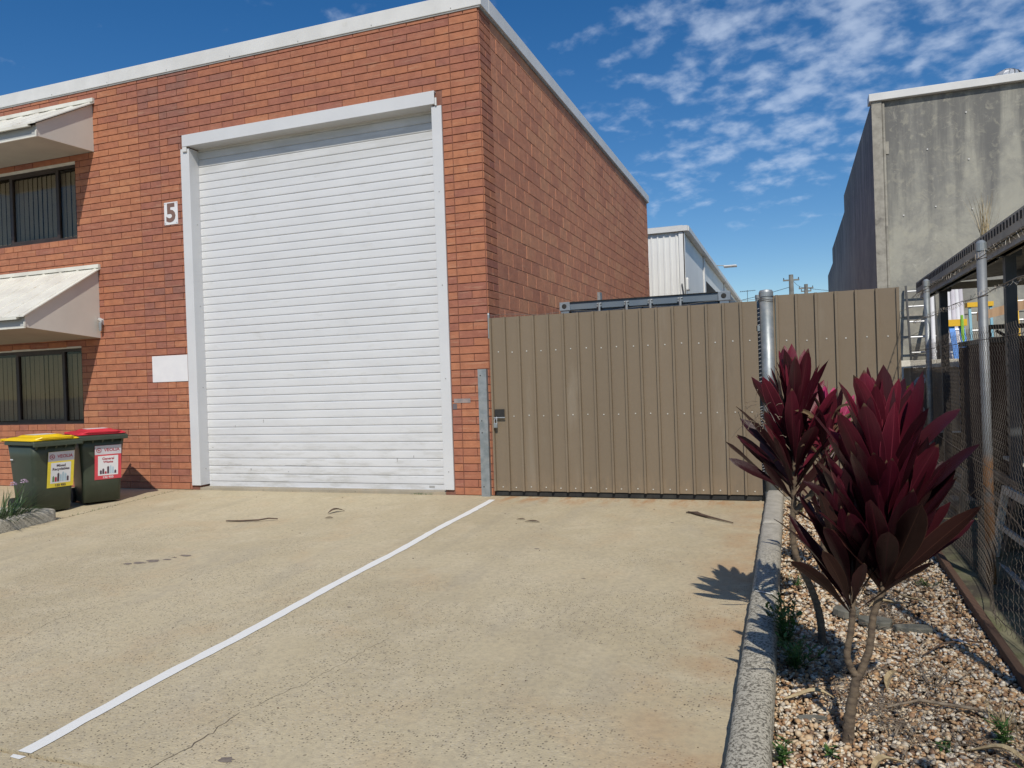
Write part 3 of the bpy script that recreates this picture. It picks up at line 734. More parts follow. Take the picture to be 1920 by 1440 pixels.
# number sign
t = thing('number_sign', 'white plate with brown number 5 fixed to the brick pier', 'sign', (-4.975, -.014, 4.09))
mb = MB(); mb.box(-.125, .125, -.004, .004, -.165, .165); mb.obj('plate', m_lab_w, t)
m_digit = M('brown_digit', (.20,.12,.10), None, .6)
RX = Matrix.Rotation(radians(90), 4, 'X')
text_obj('digit', '5', .37, m_digit, Matrix.Translation((0, -.0052, -.005)) @ RX, t, bold=.014, sx=1.0)
for sx_, sz in ((-1,-1),(1,-1),(1,1),(-1,1)):
    mb = MB(); mb.tube([(sx_*.105, -.004, sz*.145), (sx_*.105, -.008, sz*.145)], .007, 6); mb.obj('screw', m_galv, t)
mb = MB(); mb.box(-5.43, -4.765, -.02, -.0125, 1.60, 1.99); o = bevel(mb.obj('blank_sign', m_lab_w), .002)
tag(o, 'blank off-white rectangular board on bricks left of the roller door', 'sign')
# rust-coloured bracket on the side wall
mb = MB(); mb.box(.0, .06, 5.9, 6.05, 2.85, 3.14); mb.box(.06, .065, 5.9, 6.05, 2.85, 3.14); o = mb.obj('wall_bracket', m_galv)
tag(o, 'small grey steel bracket on the block side wall above the container', 'bracket')
# stains of cement wash on pillar bricks
mb = MB(); mb.box(-.50, -.27, -.0165, -.0158, 1.18, 1.235); mb.obj('cement_smear', M('cement_smear', (.34,.27,.25), (.22,.20,.20), .9, scale=12), front)
mb = MB(); mb.box(-.52, -.46, -.0165, -.0158, 1.10, 1.17); mb.obj('cement_smear', M('cement_smear_dark', (.14,.12,.13), None, .9), front)

# ------------------------------------------------------------ gate and fixed panel
def pan_mesh(w, h, rib=.032, d=.034):
    p = [(0,0),(.004,-d),(rib-.004,-d),(rib,0),(w,0),(w,.0025),(rib-.001,.0025),(rib-.006,-d+.0025),(.006,-d+.0025),(.001,.0025)]
    m_ = MB(); m_.prism(p, 'z', 0, h); return m_.mesh('panel', m_khaki)
def screws(parent, xs, zs, y):
    sm = MB(); sm.tube([(0, 0, 0), (0, -.006, 0)], .008, 8); me = sm.mesh('screw', m_screw)
    for x in xs:
        for z in zs: inst('screw', me, (x+rnd.gauss(0,.004), y, z+rnd.gauss(0,.004)), (0,0,0), parent)
gate = thing('sheet_metal_gate', 'wide khaki ribbed sheet steel gate beside the brick corner', 'gate', (.03, 0, 0), w=True)
GB, GT = .07, 2.235; pw = .1885
me = pan_mesh(pw, GT-GB); me0 = pan_mesh(pw, GT-GB)
for i in range(17):
    inst('panel', me, (.03+i*pw, -.03, GB), (0,0,0), gate)
screws(gate, [.03+i*pw+.105 for i in range(17)], (GB+.045, 1.0, 1.80), -.03)
mb = MB()
for z in (GB+.02, .98, GT-.47): mb.box(.03, 3.22, -.024, .02, z, z+.05)
mb.box(.03, .08, -.0245, .0205, GB, GT-.02); mb.box(3.17, 3.235, -.024, .02, GB, GT-.02); mb.obj('gate_frame', m_steel_dark, gate)
mb = MB(); mb.box(.035, 3.225, -.012, -.004, .008, GB+.02); mb.obj('gap_shade_strip', m_rubber_shade, gate)  # dark strip put in for the shade in the gap below the gate
mb = MB(); mb.box(.07, .20, -.053, -.050, .985, 1.09); mb.obj('latch_opening', m_rubber_shade, gate)
mb = MB(); mb.tube([(.06,-.065,.985),(.21,-.065,.985)], .008, 8); mb.obj('latch_bolt', m_galv, gate)
mb = MB(); mb.box(.065, .115, -.10, -.075, .86, .92, Matrix.Translation((0,0,0))); lk = mb.obj('padlock', m_galv, gate); bevel(lk, .006)
mb = MB(); mb.tube([(.075,-.088,.915),(.075,-.088,.955),(.085,-.078,.985),(.10,-.072,.995),(.107,-.088,.955),(.107,-.088,.915)], .005, 6); mb.obj('shackle', m_alu, lk)
mb = MB(); mb.tube([(.0,.015,GT-.25),(.0,.015,GT+.045)], .018, 10); mb.tube([(.0,.015,GT+.045),(.0,.015,GT+.07)], [.02,.014], 10); mb.obj('end_stile', m_galv, gate)
for z in (1.90, .48):
    mb = MB(); mb.box(3.225, 3.262, -.03, .0, z, z+.06); mb.obj('hinge', m_galv, gate)
for z, k in ((1.85, 22), (.6, 26)):
    mb = MB()
    for i in range(k):
        zz = z-.65+i*.045 if z > 1 else z-.3+i*.03
        mb.tube([(3.238, -.01, zz), (3.262, -.012, zz+.008)], .004, 5)
    mb.obj('chain', m_alu, gate)
# galvanised stop channel on brick corner
t = thing('gate_stop_post', 'short galvanised steel channel bolted beside the brick corner', 'post', (-.07, -.02, 0), w=True)
mb = MB(); mb.prism([(-.135,-.014),(-.135,-.075),(-.02,-.075),(-.02,-.014),(-.027,-.014),(-.027,-.068),(-.128,-.068),(-.128,-.014)], 'z', -.005, 1.60); o = mb.obj('channel', m_galv, t)
for z in (.12, .8, .95, 1.52):
    mb = MB(); mb.tube([(-.10,-.075,z),(-.10,-.0775,z)], .008, 8); mb.obj('bolt_hole', m_rubber_shade, t)
# hinge post
t = thing('gate_hinge_post', 'thick galvanised pipe post with cap at right end of the gate', 'post', (3.335, .02, 0), w=True)
mb = MB(); mb.tube([(3.335,.02,-.02),(3.335,.02,2.33)], .071, 24); pp = mb.obj('pipe', m_galv, t, smooth=False)
for p in pp.data.polygons: p.use_smooth = len(p.vertices) == 4
mb = MB(); mb.tube([(3.335,.02,2.28),(3.335,.02,2.33),(3.335,.02,2.352),(3.335,.02,2.36)], [.077,.077,.066,.02], 24); mb.obj('cap', m_galv, t)
for z in (2.25, 2.23): 
    mb = MB(); mb.tube([(3.335+.074*cos(a), .02+.074*sin(a), z+.01*sin(a*2)) for a in [2*pi*k/20 for k in range(21)]], .003, 5); mb.obj('tie_wire', m_wire_rust, t)
mb = MB(); mb.tube([(3.335,.02,-.01),(3.335,.02,.10)], .079, 24); mb.obj('collar', m_galv, t)
t = thing('thin_gate_post', 'thin galvanised post just behind the thick gate post', 'post', (3.235, .16, 0), w=True)
mb = MB(); mb.tube([(3.24,.16,0),(3.24,.16,2.29)], .026, 14); mb.obj('pipe', m_galv, t)
mb = MB(); mb.tube([(3.24,.16,2.28),(3.24,.16,2.32)], [.03,.027], 14); mb.obj('cap', m_galv, t)
# fixed panel
fx = thing('sheet_metal_fence_panel', 'fixed khaki ribbed steel fence panel behind the red-leaved plants', 'fence', (3.43, .04, 0), w=True)
for i in range(6):
    inst('panel', pan_mesh(.2015, 2.24) if i == 0 else fxm, (3.43+i*.2015, .03, .05), (0,0,0), fx) if i else None
    if i == 0: fxm = pan_mesh(.2015, 2.24); inst('panel', fxm, (3.43, .03, .05), (0,0,0), fx)
mb = MB(); mb.box(4.64, 4.668, .005, .033, .05, 2.29); mb.obj('edge_trim', m_khaki, fx)
mb = MB(); mb.box(3.385, 3.429, .032, .036, .05, 2.29); mb.obj('edge_trim', m_khaki, fx)
screws(fx, [3.43+i*.2015+.11 for i in range(6)], (.12, 1.0, 1.78), .03)
mb = MB()
for z in (.1, 1.0, 1.75): mb.box(3.43, 4.64, .034, .07, z, z+.045)
mb.obj('rail', m_steel_dark, fx)
mb = MB(); mb.box(3.455, 4.66, -.03, .1, -.06, .05); o = mb.obj('concrete_strip', m_grey_p); o['kind'] = 'structure'
# wire along top of the gate
mb = MB(); pts = [(.03+3.2*i/30, .02, GT+.035+.012*sin(i*.8)-.02*sin(pi*i/30)) for i in range(31)]
mb.tube(pts, .0022, 5); o = mb.obj('top_wire', m_wire_rust); tag(o, 'thin loose wire strung along the top of the gate', 'wire')

# ------------------------------------------------------------ container behind the gate
ct = thing('shipping_container', 'blue-grey shipping container behind the gate with only its roof end showing', 'container', (1.6, 1.95, 0), w=True)
cx0, cx1, cy0, cy1, cz = .375, 2.815, 1.95, 8.01, 2.575
mb = MB(); mb.box(cx0+.02, cx1-.02, cy0+.12, cy1-.02, .12, cz-.03); mb.obj('box_shell', m_cont, ct)
mb = MB(); n = 40
for sx_ in (cx0+.03, cx1-.03):
    for i in range(n):
        y = cy0+.15+i*.145
        if sx_ < 1: mb.box(sx_-.025, sx_-.008, y, y+.08, .2, cz-.15)
        else: mb.box(sx_+.008, sx_+.025, y, y+.08, .2, cz-.15)
mb.obj('side_corrugation', m_cont, ct)
mb = MB(); mb.prism([(cy0+.0, cz-.012), (cy0+.10, cz-.012), (cy0+.10, cz-.13), (cy0+.05, cz-.13), (cy0+.05,cz-.115),(cy0+.012,cz-.115)], 'x', cx0+.162, cx1-.162); mb.obj('top_rail', m_cont, ct)
mb = MB(); mb.box(cx0+.162, cx1-.162, cy0-.02, cy0+.1, cz-.0115, cz-.002); mb.obj('top_lip', m_rubber_shade, ct)
for x in (cx0, cx1-.16):
    mb = MB(); mb.box(x, x+.16, cy0-.012, cy0+.165, cz-.125, cz); cc_ = mb.obj('corner_casting', m_cont_l, ct); bevel(cc_, .006)
    mb = MB(); mb.tube([(x+.075,cy0-.011,cz-.062),(x+.075,cy0-.0145,cz-.062)], .036, 16); mb.obj('casting_hole', m_rubber_shade, cc_)
    mb = MB(); mb.box(x+.02, x+.14, cy0+.0, cy0+.12, .1, cz-.126); mb.obj('corner_post', m_cont, ct)
for i, (a, b_) in enumerate(((cx0+.165, (cx0+cx1)/2-.01), ((cx0+cx1)/2+.01, cx1-.165))):
    mb = MB(); mb.box(a, b_, cy0+.055, cy0+.09, .2, cz-.135); mb.obj('door', m_cont, ct)
for x in (.98, 1.38, 1.72, 2.14):
    mb = MB(); mb.tube([(x,cy0-.01,.2),(x,cy0-.01,cz-.07)], .016, 10); rd = mb.obj('lock_rod', m_galv, ct)
    mb = MB(); mb.box(x-.035, x+.035, cy0-.03, cy0+.02, cz-.10, cz-.075); mb.tube([(x-.03,cy0-.02,cz-.06),(x+.035,cy0-.02,cz-.055)], .017, 8); mb.tube([(x,cy0-.025,cz-.17),(x,cy0-.025,cz-.05)], .02, 8); mb.obj('cam_keeper', m_galv, rd)

# ------------------------------------------------------------ white shed
sh = thing('white_steel_shed', 'white ribbed steel shed with sloping white gutter beyond the brick building', 'building', (-3, 15, 0), w=True)
mb = MB(); mb.box(-9, .565, 15.06, 50, 0, 5.86); mb.obj('wall', m_shed, sh)
p = []; x = -9.0
rm = MB(); rm.prism([(-.095,0),(-.095,-.002),(-.03,-.002),(-.018,-.035),(.018,-.035),(.03,-.002),(.095,-.002),(.095,0)], 'z', 0, 5.84); rme = rm.mesh('cladding_rib', m_shed)
x = -1.35
while x < .45: inst('cladding_rib', rme, (x, 15.06, 0), (0,0,0), sh); x += .19
mb = MB(); mb.box(.44, .60, 15.0, 15.055, 0, 5.84); mb.box(.57, .61, 15.0, 15.2, 0, 5.83); mb.obj('corner_flashing', m_shed, sh)
mb = MB(); mb.box(-9, .72, 14.93, 15.05, 5.86, 6.02); mb.obj('barge_flashing', m_cap, sh)
mb = MB(); mb.box(.565, .75, 15.055, 50, 5.87, 6.02); mb.obj('eave_gutter', m_cap, sh)
mb = MB(); mb.box(-9, .56, 15.06, 50, 6.0, 6.06); mb.obj('roof', m_roof, sh)
rm = MB(); rm.prism([(0,-.08),(.03,-.08),(.03,.08),(0,.08)], 'z', 0, 5.6)
for y in (20.8, 30, 39): 
    mb = MB(); mb.box(.566, .62, y-.15, y+.15, 0, 5.86); mb.obj('downpipe', m_cap, sh)
mb = MB(); mb.box(.567, .575, 21.6, 25.6, 0, 5.05); mb.obj('door_opening', m_dark, sh)
mb = MB(); mb.box(.567, .68, 25.65, 25.95, 0, 4.9); mb.obj('door_track', m_cap, sh)
mb = MB(); mb.tube([(.55,14.96,3.0),(.55,14.96,3.9),(.50,14.97,4.25)], .02, 6); cb = mb.obj('cable', m_steel_dark, sh)
mb = MB(); mb.box(.60, .68, 15.1, 15.45, 4.05, 4.45); bevel(mb.obj('meter_cover', m_shed, sh), .04)
fl = thing('flood_light', 'flat white floodlight on an arm above the white shed roofline', 'light', (.8, 24.5, 5.9), w=True)
mb = MB(); mb.tube([(.6,24.5,6.03),(1.1,24.5,5.99)], .02, 6); mb.obj('arm', m_galv, fl)
mb = MB(); mb.box(1.02, 1.56, 24.3, 24.7, 5.91, 5.98); bevel(mb.obj('head', m_cap, fl), .03)

# ------------------------------------------------------------ stained concrete building
gb = thing('concrete_warehouse', 'tall stained grey concrete warehouse with stepped side wall at right', 'building', (5, 6, 0), w=True)
mb = MB(); mb.box(5.10, 18, 6.0, 6.18, 0, 6.13); mb.obj('front_wall', m_grey, gb)
mb = MB(); mb.box(5.04, 5.20, 5.94, 5.995, 0, 6.13); mb.obj('corner_pier', m_grey_p, gb)
mb = MB(); mb.tube([(5.225,5.97,.1),(5.225,5.97,6.08)], .024, 8); mb.obj('vertical_pipe', m_grey_p, gb)
for y0, y1, z1 in ((6.0, 9.93, 6.14), (9.95, 13.6, 6.14), (13.62, 20.2, 5.70), (20.22, 24, 5.2)):
    mb = MB(); mb.box(5.04, 5.099 if y0 < 6.1 else 5.2, y0, y1, 0, z1); bevel(mb.obj('side_panel', m_grey_s, gb), .01)
mb = MB(); mb.box(5.0, 18, 5.90, 6.2, 6.135, 6.265); bevel(mb.obj('parapet_flashing', m_cap, gb), .006)
mb = MB(); mb.box(5.21, 18, 6.2, 20, 5.5, 5.6); mb.obj('roof', m_roof, gb)
mb = MB(); mb.box(5.35, 18, 5.985, 5.999, 2.32, 2.37); mb.obj('panel_joint', m_grey_p, gb)
mb = MB(); mb.box(5.215, 5.30, 5.985, 5.999, 5.2, 5.42); mb.obj('patch', m_grey_p, gb)
for x, z in ((5.9,5.2),(6.5,5.75),(6.52,4.95),(6.0,4.2),(6.55,4.1),(5.5,4.1),(6.6,3.3)):
    mb = MB(); mb.tube([(x,5.999,z),(x,5.985,z)], .012, 8); mb.obj('anchor_plug', m_cap, gb)
vt = thing('roof_ventilator', 'domed metal roof ventilator on top of the grey concrete building', 'vent', (7.3, 7.6, 5.6), w=True)
mb = MB(); mb.tube([(7.55,7.8,5.5),(7.55,7.8,6.62)], .16, 14); mb.obj('throat', m_galv, vt)
for k in range(16):
    a = 2*pi*k/16; m_ = MB(); pts = []
    for j in range(7):
        ph = -.9+j*.4; rr = .26*cos(ph*.95); pts.append((7.55+rr*cos(a+.1*j), 7.8+rr*sin(a+.1*j), 6.78+.17*sin(ph)))
    v = []
    for j, q in enumerate(pts):
        v.append(q); a2 = a+.1*j+.36; rr = .24*cos((-.9+j*.4)*.95); v.append((7.55+rr*cos(a2), 7.8+rr*sin(a2), q[2]))
    m_.add(v, [(2*j, 2*j+1, 2*j+3, 2*j+2) for j in range(6)]); m_.obj('vane', m_alu, vt)
mb = MB(); mb.tube([(7.55,7.8,6.93),(7.55,7.8,6.97)], [.14,.05], 14); mb.obj('top_plate', m_alu, vt)

# ------------------------------------------------------------ power poles
def pole(x, y, h, w, label, arms):
    t = thing('power_pole', label, 'power pole', (x, y, 0), 0, 'power poles in the distance')
    mb = MB(); mb.tube([(0,0,0),(0,0,h)], [.26,.19], 10); mb.obj('pole', m_poletim, t)
    for z, l in arms:
        mb = MB(); mb.box(-l, l, -.08, .08, z-.06, z+.06); ar = mb.obj('cross_arm', m_poletim, t)
        for s in (-.9, .9):
            mb = MB(); mb.tube([(s*l,0,z+.06),(s*l,0,z+.22)], [.05,.04], 6); mb.obj('insulator', m_steel_dark, ar)
    return t
pole(3.76, 60, 9.6, .2, 'taller timber power pole with one crossarm low, left of the pair', [(9.15, .65)])
pole(5.2, 75, 10.3, .2, 'shorter looking power pole with stacked crossarms, right of the pair', [(9.9, .7), (9.6, .5)])
def wire3(a, b_, sag, label, r=.02):
    a, b_ = Vector(a), Vector(b_); m_ = MB(); pts = [a.lerp(b_, i/14)-Vector((0,0,sag*4*(i/14)*(1-i/14))) for i in range(15)]
    m_.tube(pts, r, 4); o = m_.obj('power_line', m_steel_dark); tag(o, label, 'cable', 'power lines between the poles')
wire3((3.76,60,9.3), (5.2,75,10.0), .3, 'thin power line between the two poles')
wire3((3.76,60,8.6), (-18,72,8.4), 1.0, 'thin power line running left from the taller pole')
wire3((5.2,75,9.9), (20,75,10.2), .9, 'thin power line running right behind the concrete building')
an = thing('tv_antenna', 'television antenna above the far end of the white shed', 'antenna', (-1.2, 52, 6), w=True)
mb = MB(); mb.tube([(.6,52,5.5),(.6,52,7.72)], .02, 6); mb.obj('mast', m_steel_dark, an)
mb = MB(); mb.tube([(.05,52,7.64),(1.2,52.1,7.70)], .018, 5)
for i in range(8): mb.tube([(.1+i*.14,51.5,7.66),(.1+i*.14,52.5,7.68)], .012, 4)
mb.obj('elements', m_steel_dark, an)

# ------------------------------------------------------------ bins
def rrect(w, d, r, z, n=4, cx=0, cy=0):
    pts = []
    for qx, qy, a0 in ((1,1,0),(-1,1,pi/2),(-1,-1,pi),(1,-1,3*pi/2)):
        for i in range(n+1):
            a = a0+pi/2*i/n; pts.append((cx+qx*(w/2-r)+r*cos(a), cy+qy*(d/2-r)+r*sin(a), z))
    return pts
def loft(rings, capb=True, capt=True):
    m_ = MB(); k = len(rings[0]); v = [p for r_ in rings for p in r_]; fs = []
    for i in range(len(rings)-1):
        for q in range(k): fs.append((i*k+q, i*k+(q+1)%k, (i+1)*k+(q+1)%k, (i+1)*k+q))
    if capb: fs.append(tuple(range(k))[::-1])
    if capt: fs.append(tuple((len(rings)-1)*k+q for q in range(k)))
    m_.add(v, fs); return m_
def wheelie(loc, rotz, lidm, labm, label, title, cat_ink, flip=0, lx=.05):
    t = thing('wheelie_bin', label, 'bin', loc, rotz, 'council wheelie bins by the wall')
    # local: front +X, back -X
    rings = [rrect(.50,.46,.05,.03), rrect(.56,.49,.055,.35), rrect(.64,.535,.06,.74, cx=.01), rrect(.69,.565,.06,.90, cx=.02)]
    o = loft(rings).obj('body', m_bin, t, smooth=True)
    o.data.polygons.foreach_set('use_smooth', [len(p.vertices) == 4 for p in o.data.polygons])
    rim = loft([rrect(.74,.60,.05,.895, cx=.03), rrect(.76,.62,.05,.90, cx=.035), rrect(.76,.62,.05,.935, cx=.035), rrect(.73,.59,.05,.94, cx=.03)])
    bevel(rim.obj('rim', m_bin, t), .004)
    mb = MB(); mb.box(.405, .45, -.30, .30, .875, .93); bevel(mb.obj('front_lip', m_bin, t), .008)
    for yy_ in (-.24, -.12, 0, .12, .24):
        mb = MB(); mb.prism([(.35,.90),(.43,.90),(.355,.835)], 'y', yy_-.010, yy_+.010); mb.obj('gusset', m_bin, t)
    for a_, b_ in ((-.22, -.27), (.22, .27)):
        mb = MB(); mb.tube([(-.27,a_,.10),(-.27,b_,.10)], .10, 18); mb.obj('wheel', m_rubber_shade, t)
    # lid: shallow crowned shell rising to the middle
    lid = loft([rrect(.78,.60,.05,.945, cx=.0), rrect(.79,.61,.05,.955, cx=.0), rrect(.70,.52,.08,.985, cx=-.0), rrect(.52,.40,.10,.995, cx=-.02), rrect(.46,.34,.1,1.012, cx=-.02), rrect(.40,.28,.1,1.016, cx=-.02)])
    lo = lid.obj('lid', lidm, t); bevel(lo, .006)
    mb = MB(); mb.tube([(-.42,-.30,.955),(-.42,.30,.955)], .020, 12); mb.obj('hinge_bar', lidm, lo)
    for yy_ in (-.25, .25):
        mb = MB(); mb.box(-.42, -.36, yy_-.03, yy_+.03, .945, .965); mb.obj('hinge_arm', lidm, lo)
    mb = MB(); mb.tube([(.36,-.24,.965),(.40,-.18,.985),(.40,.18,.985),(.36,.24,.965)], .012, 8); mb.obj('lid_handle', lidm, lo)
    mb = MB(); mb.box(-.15, .12, -.13, .13, 1.0162, 1.0178); mb.obj('lid_sticker', m_lab_w, lo)
    mb = MB(); mb.tube([(-.39,-.2,.90),(-.44,-.2,.91),(-.44,.2,.91),(-.39,.2,.90)], .014, 8); mb.obj('handle', m_bin, t)
    mb = MB(); mb.box(-.20, -.13, -.294, -.2915, .70, .715); mb.obj('maker_tag', m_lab_w, t)
    # front label, laid on the slightly sloping front face
    def face(y, z): # x of front face at height z
        if z < .35: x = .25+(z-.03)/.32*.03
        elif z < .74: x = .28+(z-.35)/.39*.05
        else: x = .33+(z-.74)/.16*.035
        return x
    z0, z1 = .33, .79; xa, xb = face(0, z0), face(0, .74)
    ang = atan2(xb-xa, .74-z0)
    B = Matrix.Translation((xa+.004, lx, z0)) @ Matrix.Rotation(ang+.03, 4, 'Y')  # local: x out, y across, z up
    lab = MB(); lab.box(0, .002, -.165, .165, 0, .47, B); lo2 = lab.obj('label', labm, t)
    q = MB(); q.box(.0022, .003, -.163, .163, .345, .468, B); q.obj('label_header', m_lab_grey, lo2)
    q = MB(); q.box(.0022, .003, -.125, .125, .055, .325, B); q.obj('label_panel', m_lab_w, lo2)
    TX = B @ Matrix.Translation((.0042, 0, 0)) @ Matrix.Rotation(pi/2, 4, 'Z') @ Matrix.Rotation(pi/2, 4, 'X')
    def put(s, u, v, size, mt, bold=0, sx=1.0): text_obj('lettering', s, size, mt, TX @ Matrix.Translation((u, v, 0)), lo2, bold=bold, extrude=.0004, sx=sx)
    put('VEOLIA', .045, .405, .058, m_ink_red, .0012, 1.0)
    q = MB(); q.tube([B @ Vector((.0045, -.115+.028*cos(a), .405+.028*sin(a))) for a in [2*pi*k/20 for k in range(21)]], .004, 5); q.obj('emblem', m_ink_red, lo2)
    q = MB(); q.tube([B @ Vector((.0035, -.115, .405)), B @ Vector((.0055, -.115, .405))], .011, 10); q.obj('emblem', m_ink_red, lo2)
    for i, w in enumerate(title): put(w, 0, .285-.045*i, .046, cat_ink, .0012)
    put('132 955', 0, .027, .042, m_ink if flip == 0 else m_lab_w, .001)
    cols = [m_ink_green, m_ink_red, m_ink, m_ink_blue, m_ink_blue, m_ink_blue, m_ink] if flip == 0 else [m_ink, m_ink, m_ink_red, m_ink, m_ink_blue, m_ink_blue, m_ink]
    for i, c_ in enumerate(cols):
        u = -.09+i*.03; hh = [.07,.06,.11,.09,.12,.10,.06][i] if flip == 0 else [.05,.07,.03,.10,.11,.09,.04][i]
        q = MB(); q.box(.0032, .0042, u-.012, u+.012, .075, .075+hh*.95, B); q.box(.0032, .0042, u-.005, u+.005, .0755+hh*.95, .085+hh*.95, B); q.obj('printed_item', c_, lo2)
    return t
wheelie((-5.70, -1.66, G(-1.66)), radians(-13), m_yellow, m_lab_y, 'dark green wheelie bin with yellow lid and yellow recycling label', ['Mixed', 'Recyclables'], m_ink, 0, .075)
wheelie((-5.52, -.98, G(-.98)), radians(-29), m_red, m_lab_r, 'dark green wheelie bin with red lid and red waste label', ['General', 'Waste'], m_ink_red, 1, .07)

# ------------------------------------------------------------ plants at left
def strap_leaf(mb, base, az, L_, w, lean, droop, n=6):
    d = Vector((cos(az), sin(az), 0)); sd_ = Vector((-sin(az), cos(az), 0)); p = Vector(base); ang = lean; v = []
    for i in range(n+1):
        t_ = i/n; ww = w*(1-t_**2.2)*.5+.0006; v += [p-sd_*ww, p+Vector((0,0,-ww*.4)), p+sd_*ww]
        ang2 = ang+droop*t_; p = p+(Vector((0,0,1))*cos(ang2)+d*sin(ang2))*(L_/n)
    mb.add(v, [(3*i, 3*i+1, 3*i+4, 3*i+3) for i in range(n)]+[(3*i+1, 3*i+2, 3*i+5, 3*i+4) for i in range(n)])
def clump(name, loc, n, L_, w, mat, label, cat, seed, rad=.14):
    rg = random.Random(seed); t = thing(name, label, cat, loc)
    groups = 6
    for g_ in range(groups):
        mb = MB()
        for i in range(n//groups):
            a = rg.random()*2*pi; r_ = rad*sqrt(rg.random())
            strap_leaf(mb, (r_*cos(a), r_*sin(a), 0), a+rg.gauss(0,.5), L_*(.6+.5*rg.random()), w*(.7+.5*rg.random()), .15+.75*rg.random(), .4+1.2*rg.random())
        mb.obj('leaf_tuft', mat, t)
    return t
ag = clump('society_garlic', (-5.28,-2.56,G(-2.5)+.04), 300, .50, .012, m_agap, 'grassy green clump with lilac flower in the left kerbed bed', 'plant', 3, .22)
for fx_, fy_, hh in ((.42, .0, .50), (-.15, .3, .42)):
    mb = MB(); mb.tube([(.1,0,.0),(fx_*.6,fy_,hh*.6),(fx_,fy_,hh)], .004, 5); st = mb.obj('flower_stalk', m_green, ag)
    rg = random.Random(5); mb = MB()
    for i in range(26):
        a = rg.random()*6.28; e = rg.random()*2-.6; c_ = Vector((fx_, fy_, hh+.02)) + Vector((cos(a)*cos(e), sin(a)*cos(e), sin(e)*.7))*.035
        for k in range(3):
            b_ = a+k*2.1; mb.add([c_, c_+Vector((.012*cos(b_), .012*sin(b_), .008)), c_+Vector((.012*cos(b_+.9), .012*sin(b_+.9), -.004))], [(0,1,2)])
    mb.obj('flower_head', m_flower, st)
clump('society_garlic', (-5.62,-3.45,G(-3.4)+.03), 220, .42, .012, m_agap, 'grassy green clump nearest the camera in the left bed, cut by the frame', 'plant', 9, .2)
clump('society_garlic', (-6.15,-2.75,G(-2.7)+.03), 180, .40, .012, m_agap, 'grassy green clump furthest left in the left bed', 'plant', 10, .2)

# ------------------------------------------------------------ garden bed: gravel
import numpy as np
def gravel(name, regions, seed):
    rg = np.random.default_rng(seed)
    t_ = (1+5**.5)/2
    iv = np.array([(-1,t_,0),(1,t_,0),(-1,-t_,0),(1,-t_,0),(0,-1,t_),(0,1,t_),(0,-1,-t_),(0,1,-t_),(t_,0,-1),(t_,0,1),(-t_,0,-1),(-t_,0,1)], float); iv /= np.linalg.norm(iv[0])
    it = np.array([(0,11,5),(0,5,1),(0,1,7),(0,7,10),(0,10,11),(1,5,9),(5,11,4),(11,10,2),(10,7,6),(7,1,8),(3,9,4),(3,4,2),(3,2,6),(3,6,8),(3,8,9),(4,9,5),(2,4,11),(6,2,10),(8,6,7),(9,8,1)])
    V = []; T = []; base = 0
    for (x0, x1, y0, y1, n, s0, s1, zo) in regions:
        for i in range(n):
            x = rg.uniform(x0, x1); y = rg.uniform(y0, y1)
            s = rg.uniform(s0, s1)*(.7+.6*rg.random())
            v = iv*(1+rg.normal(0, .16, (12,1)))
            v = v*np.array([1.0, rg.uniform(.6,.95), rg.uniform(.4,.75)])*s
            a, b_, c = rg.uniform(0, 6.28), rg.normal(0, .35), rg.normal(0, .35)
            Rz = np.array([[np.cos(a),-np.sin(a),0],[np.sin(a),np.cos(a),0],[0,0,1]]); Rx = np.array([[1,0,0],[0,np.cos(b_),-np.sin(b_)],[0,np.sin(b_),np.cos(b_)]])
            Ry = np.array([[np.cos(c),0,np.sin(c)],[0,1,0],[-np.sin(c),0,np.cos(c)]])
            v = v @ (Rz@Rx@Ry).T
            z = G(y)+zo+rg.uniform(-.004,.016)+.018*noise.noise(Vector((x*2.2, y*2.2, 1)))
            V.append(v+np.array([x,y,z])); T.append(it+base); base += 12
    V = np.concatenate(V); T = np.concatenate(T)
    me = bpy.data.meshes.new(name); me.vertices.add(len(V)); me.vertices.foreach_set('co', V.ravel())
    me.loops.add(len(T)*3); me.loops.foreach_set('vertex_index', T.ravel().astype(np.int32))
    me.polygons.add(len(T)); me.polygons.foreach_set('loop_start', np.arange(0, len(T)*3, 3, dtype=np.int32)); me.polygons.foreach_set('loop_total', np.full(len(T), 3, dtype=np.int32))
    me.update(calc_edges=True); me.materials.append(m_gravel)
    o = bpy.data.objects.new(name, me); COL.objects.link(o); o['kind'] = 'stuff'; return o
gr = gravel('gravel', [(3.45,4.60,-7.2,-3.6,19000,.006,.0175,.004),(3.45,4.60,-3.6,-.02,9000,.009,.018,.004),(4.3,4.62,-7,-1,900,.008,.016,.01)], 11)
gr['label'] = 'cream and orange river gravel covering the garden bed'; gr['category'] = 'gravel'
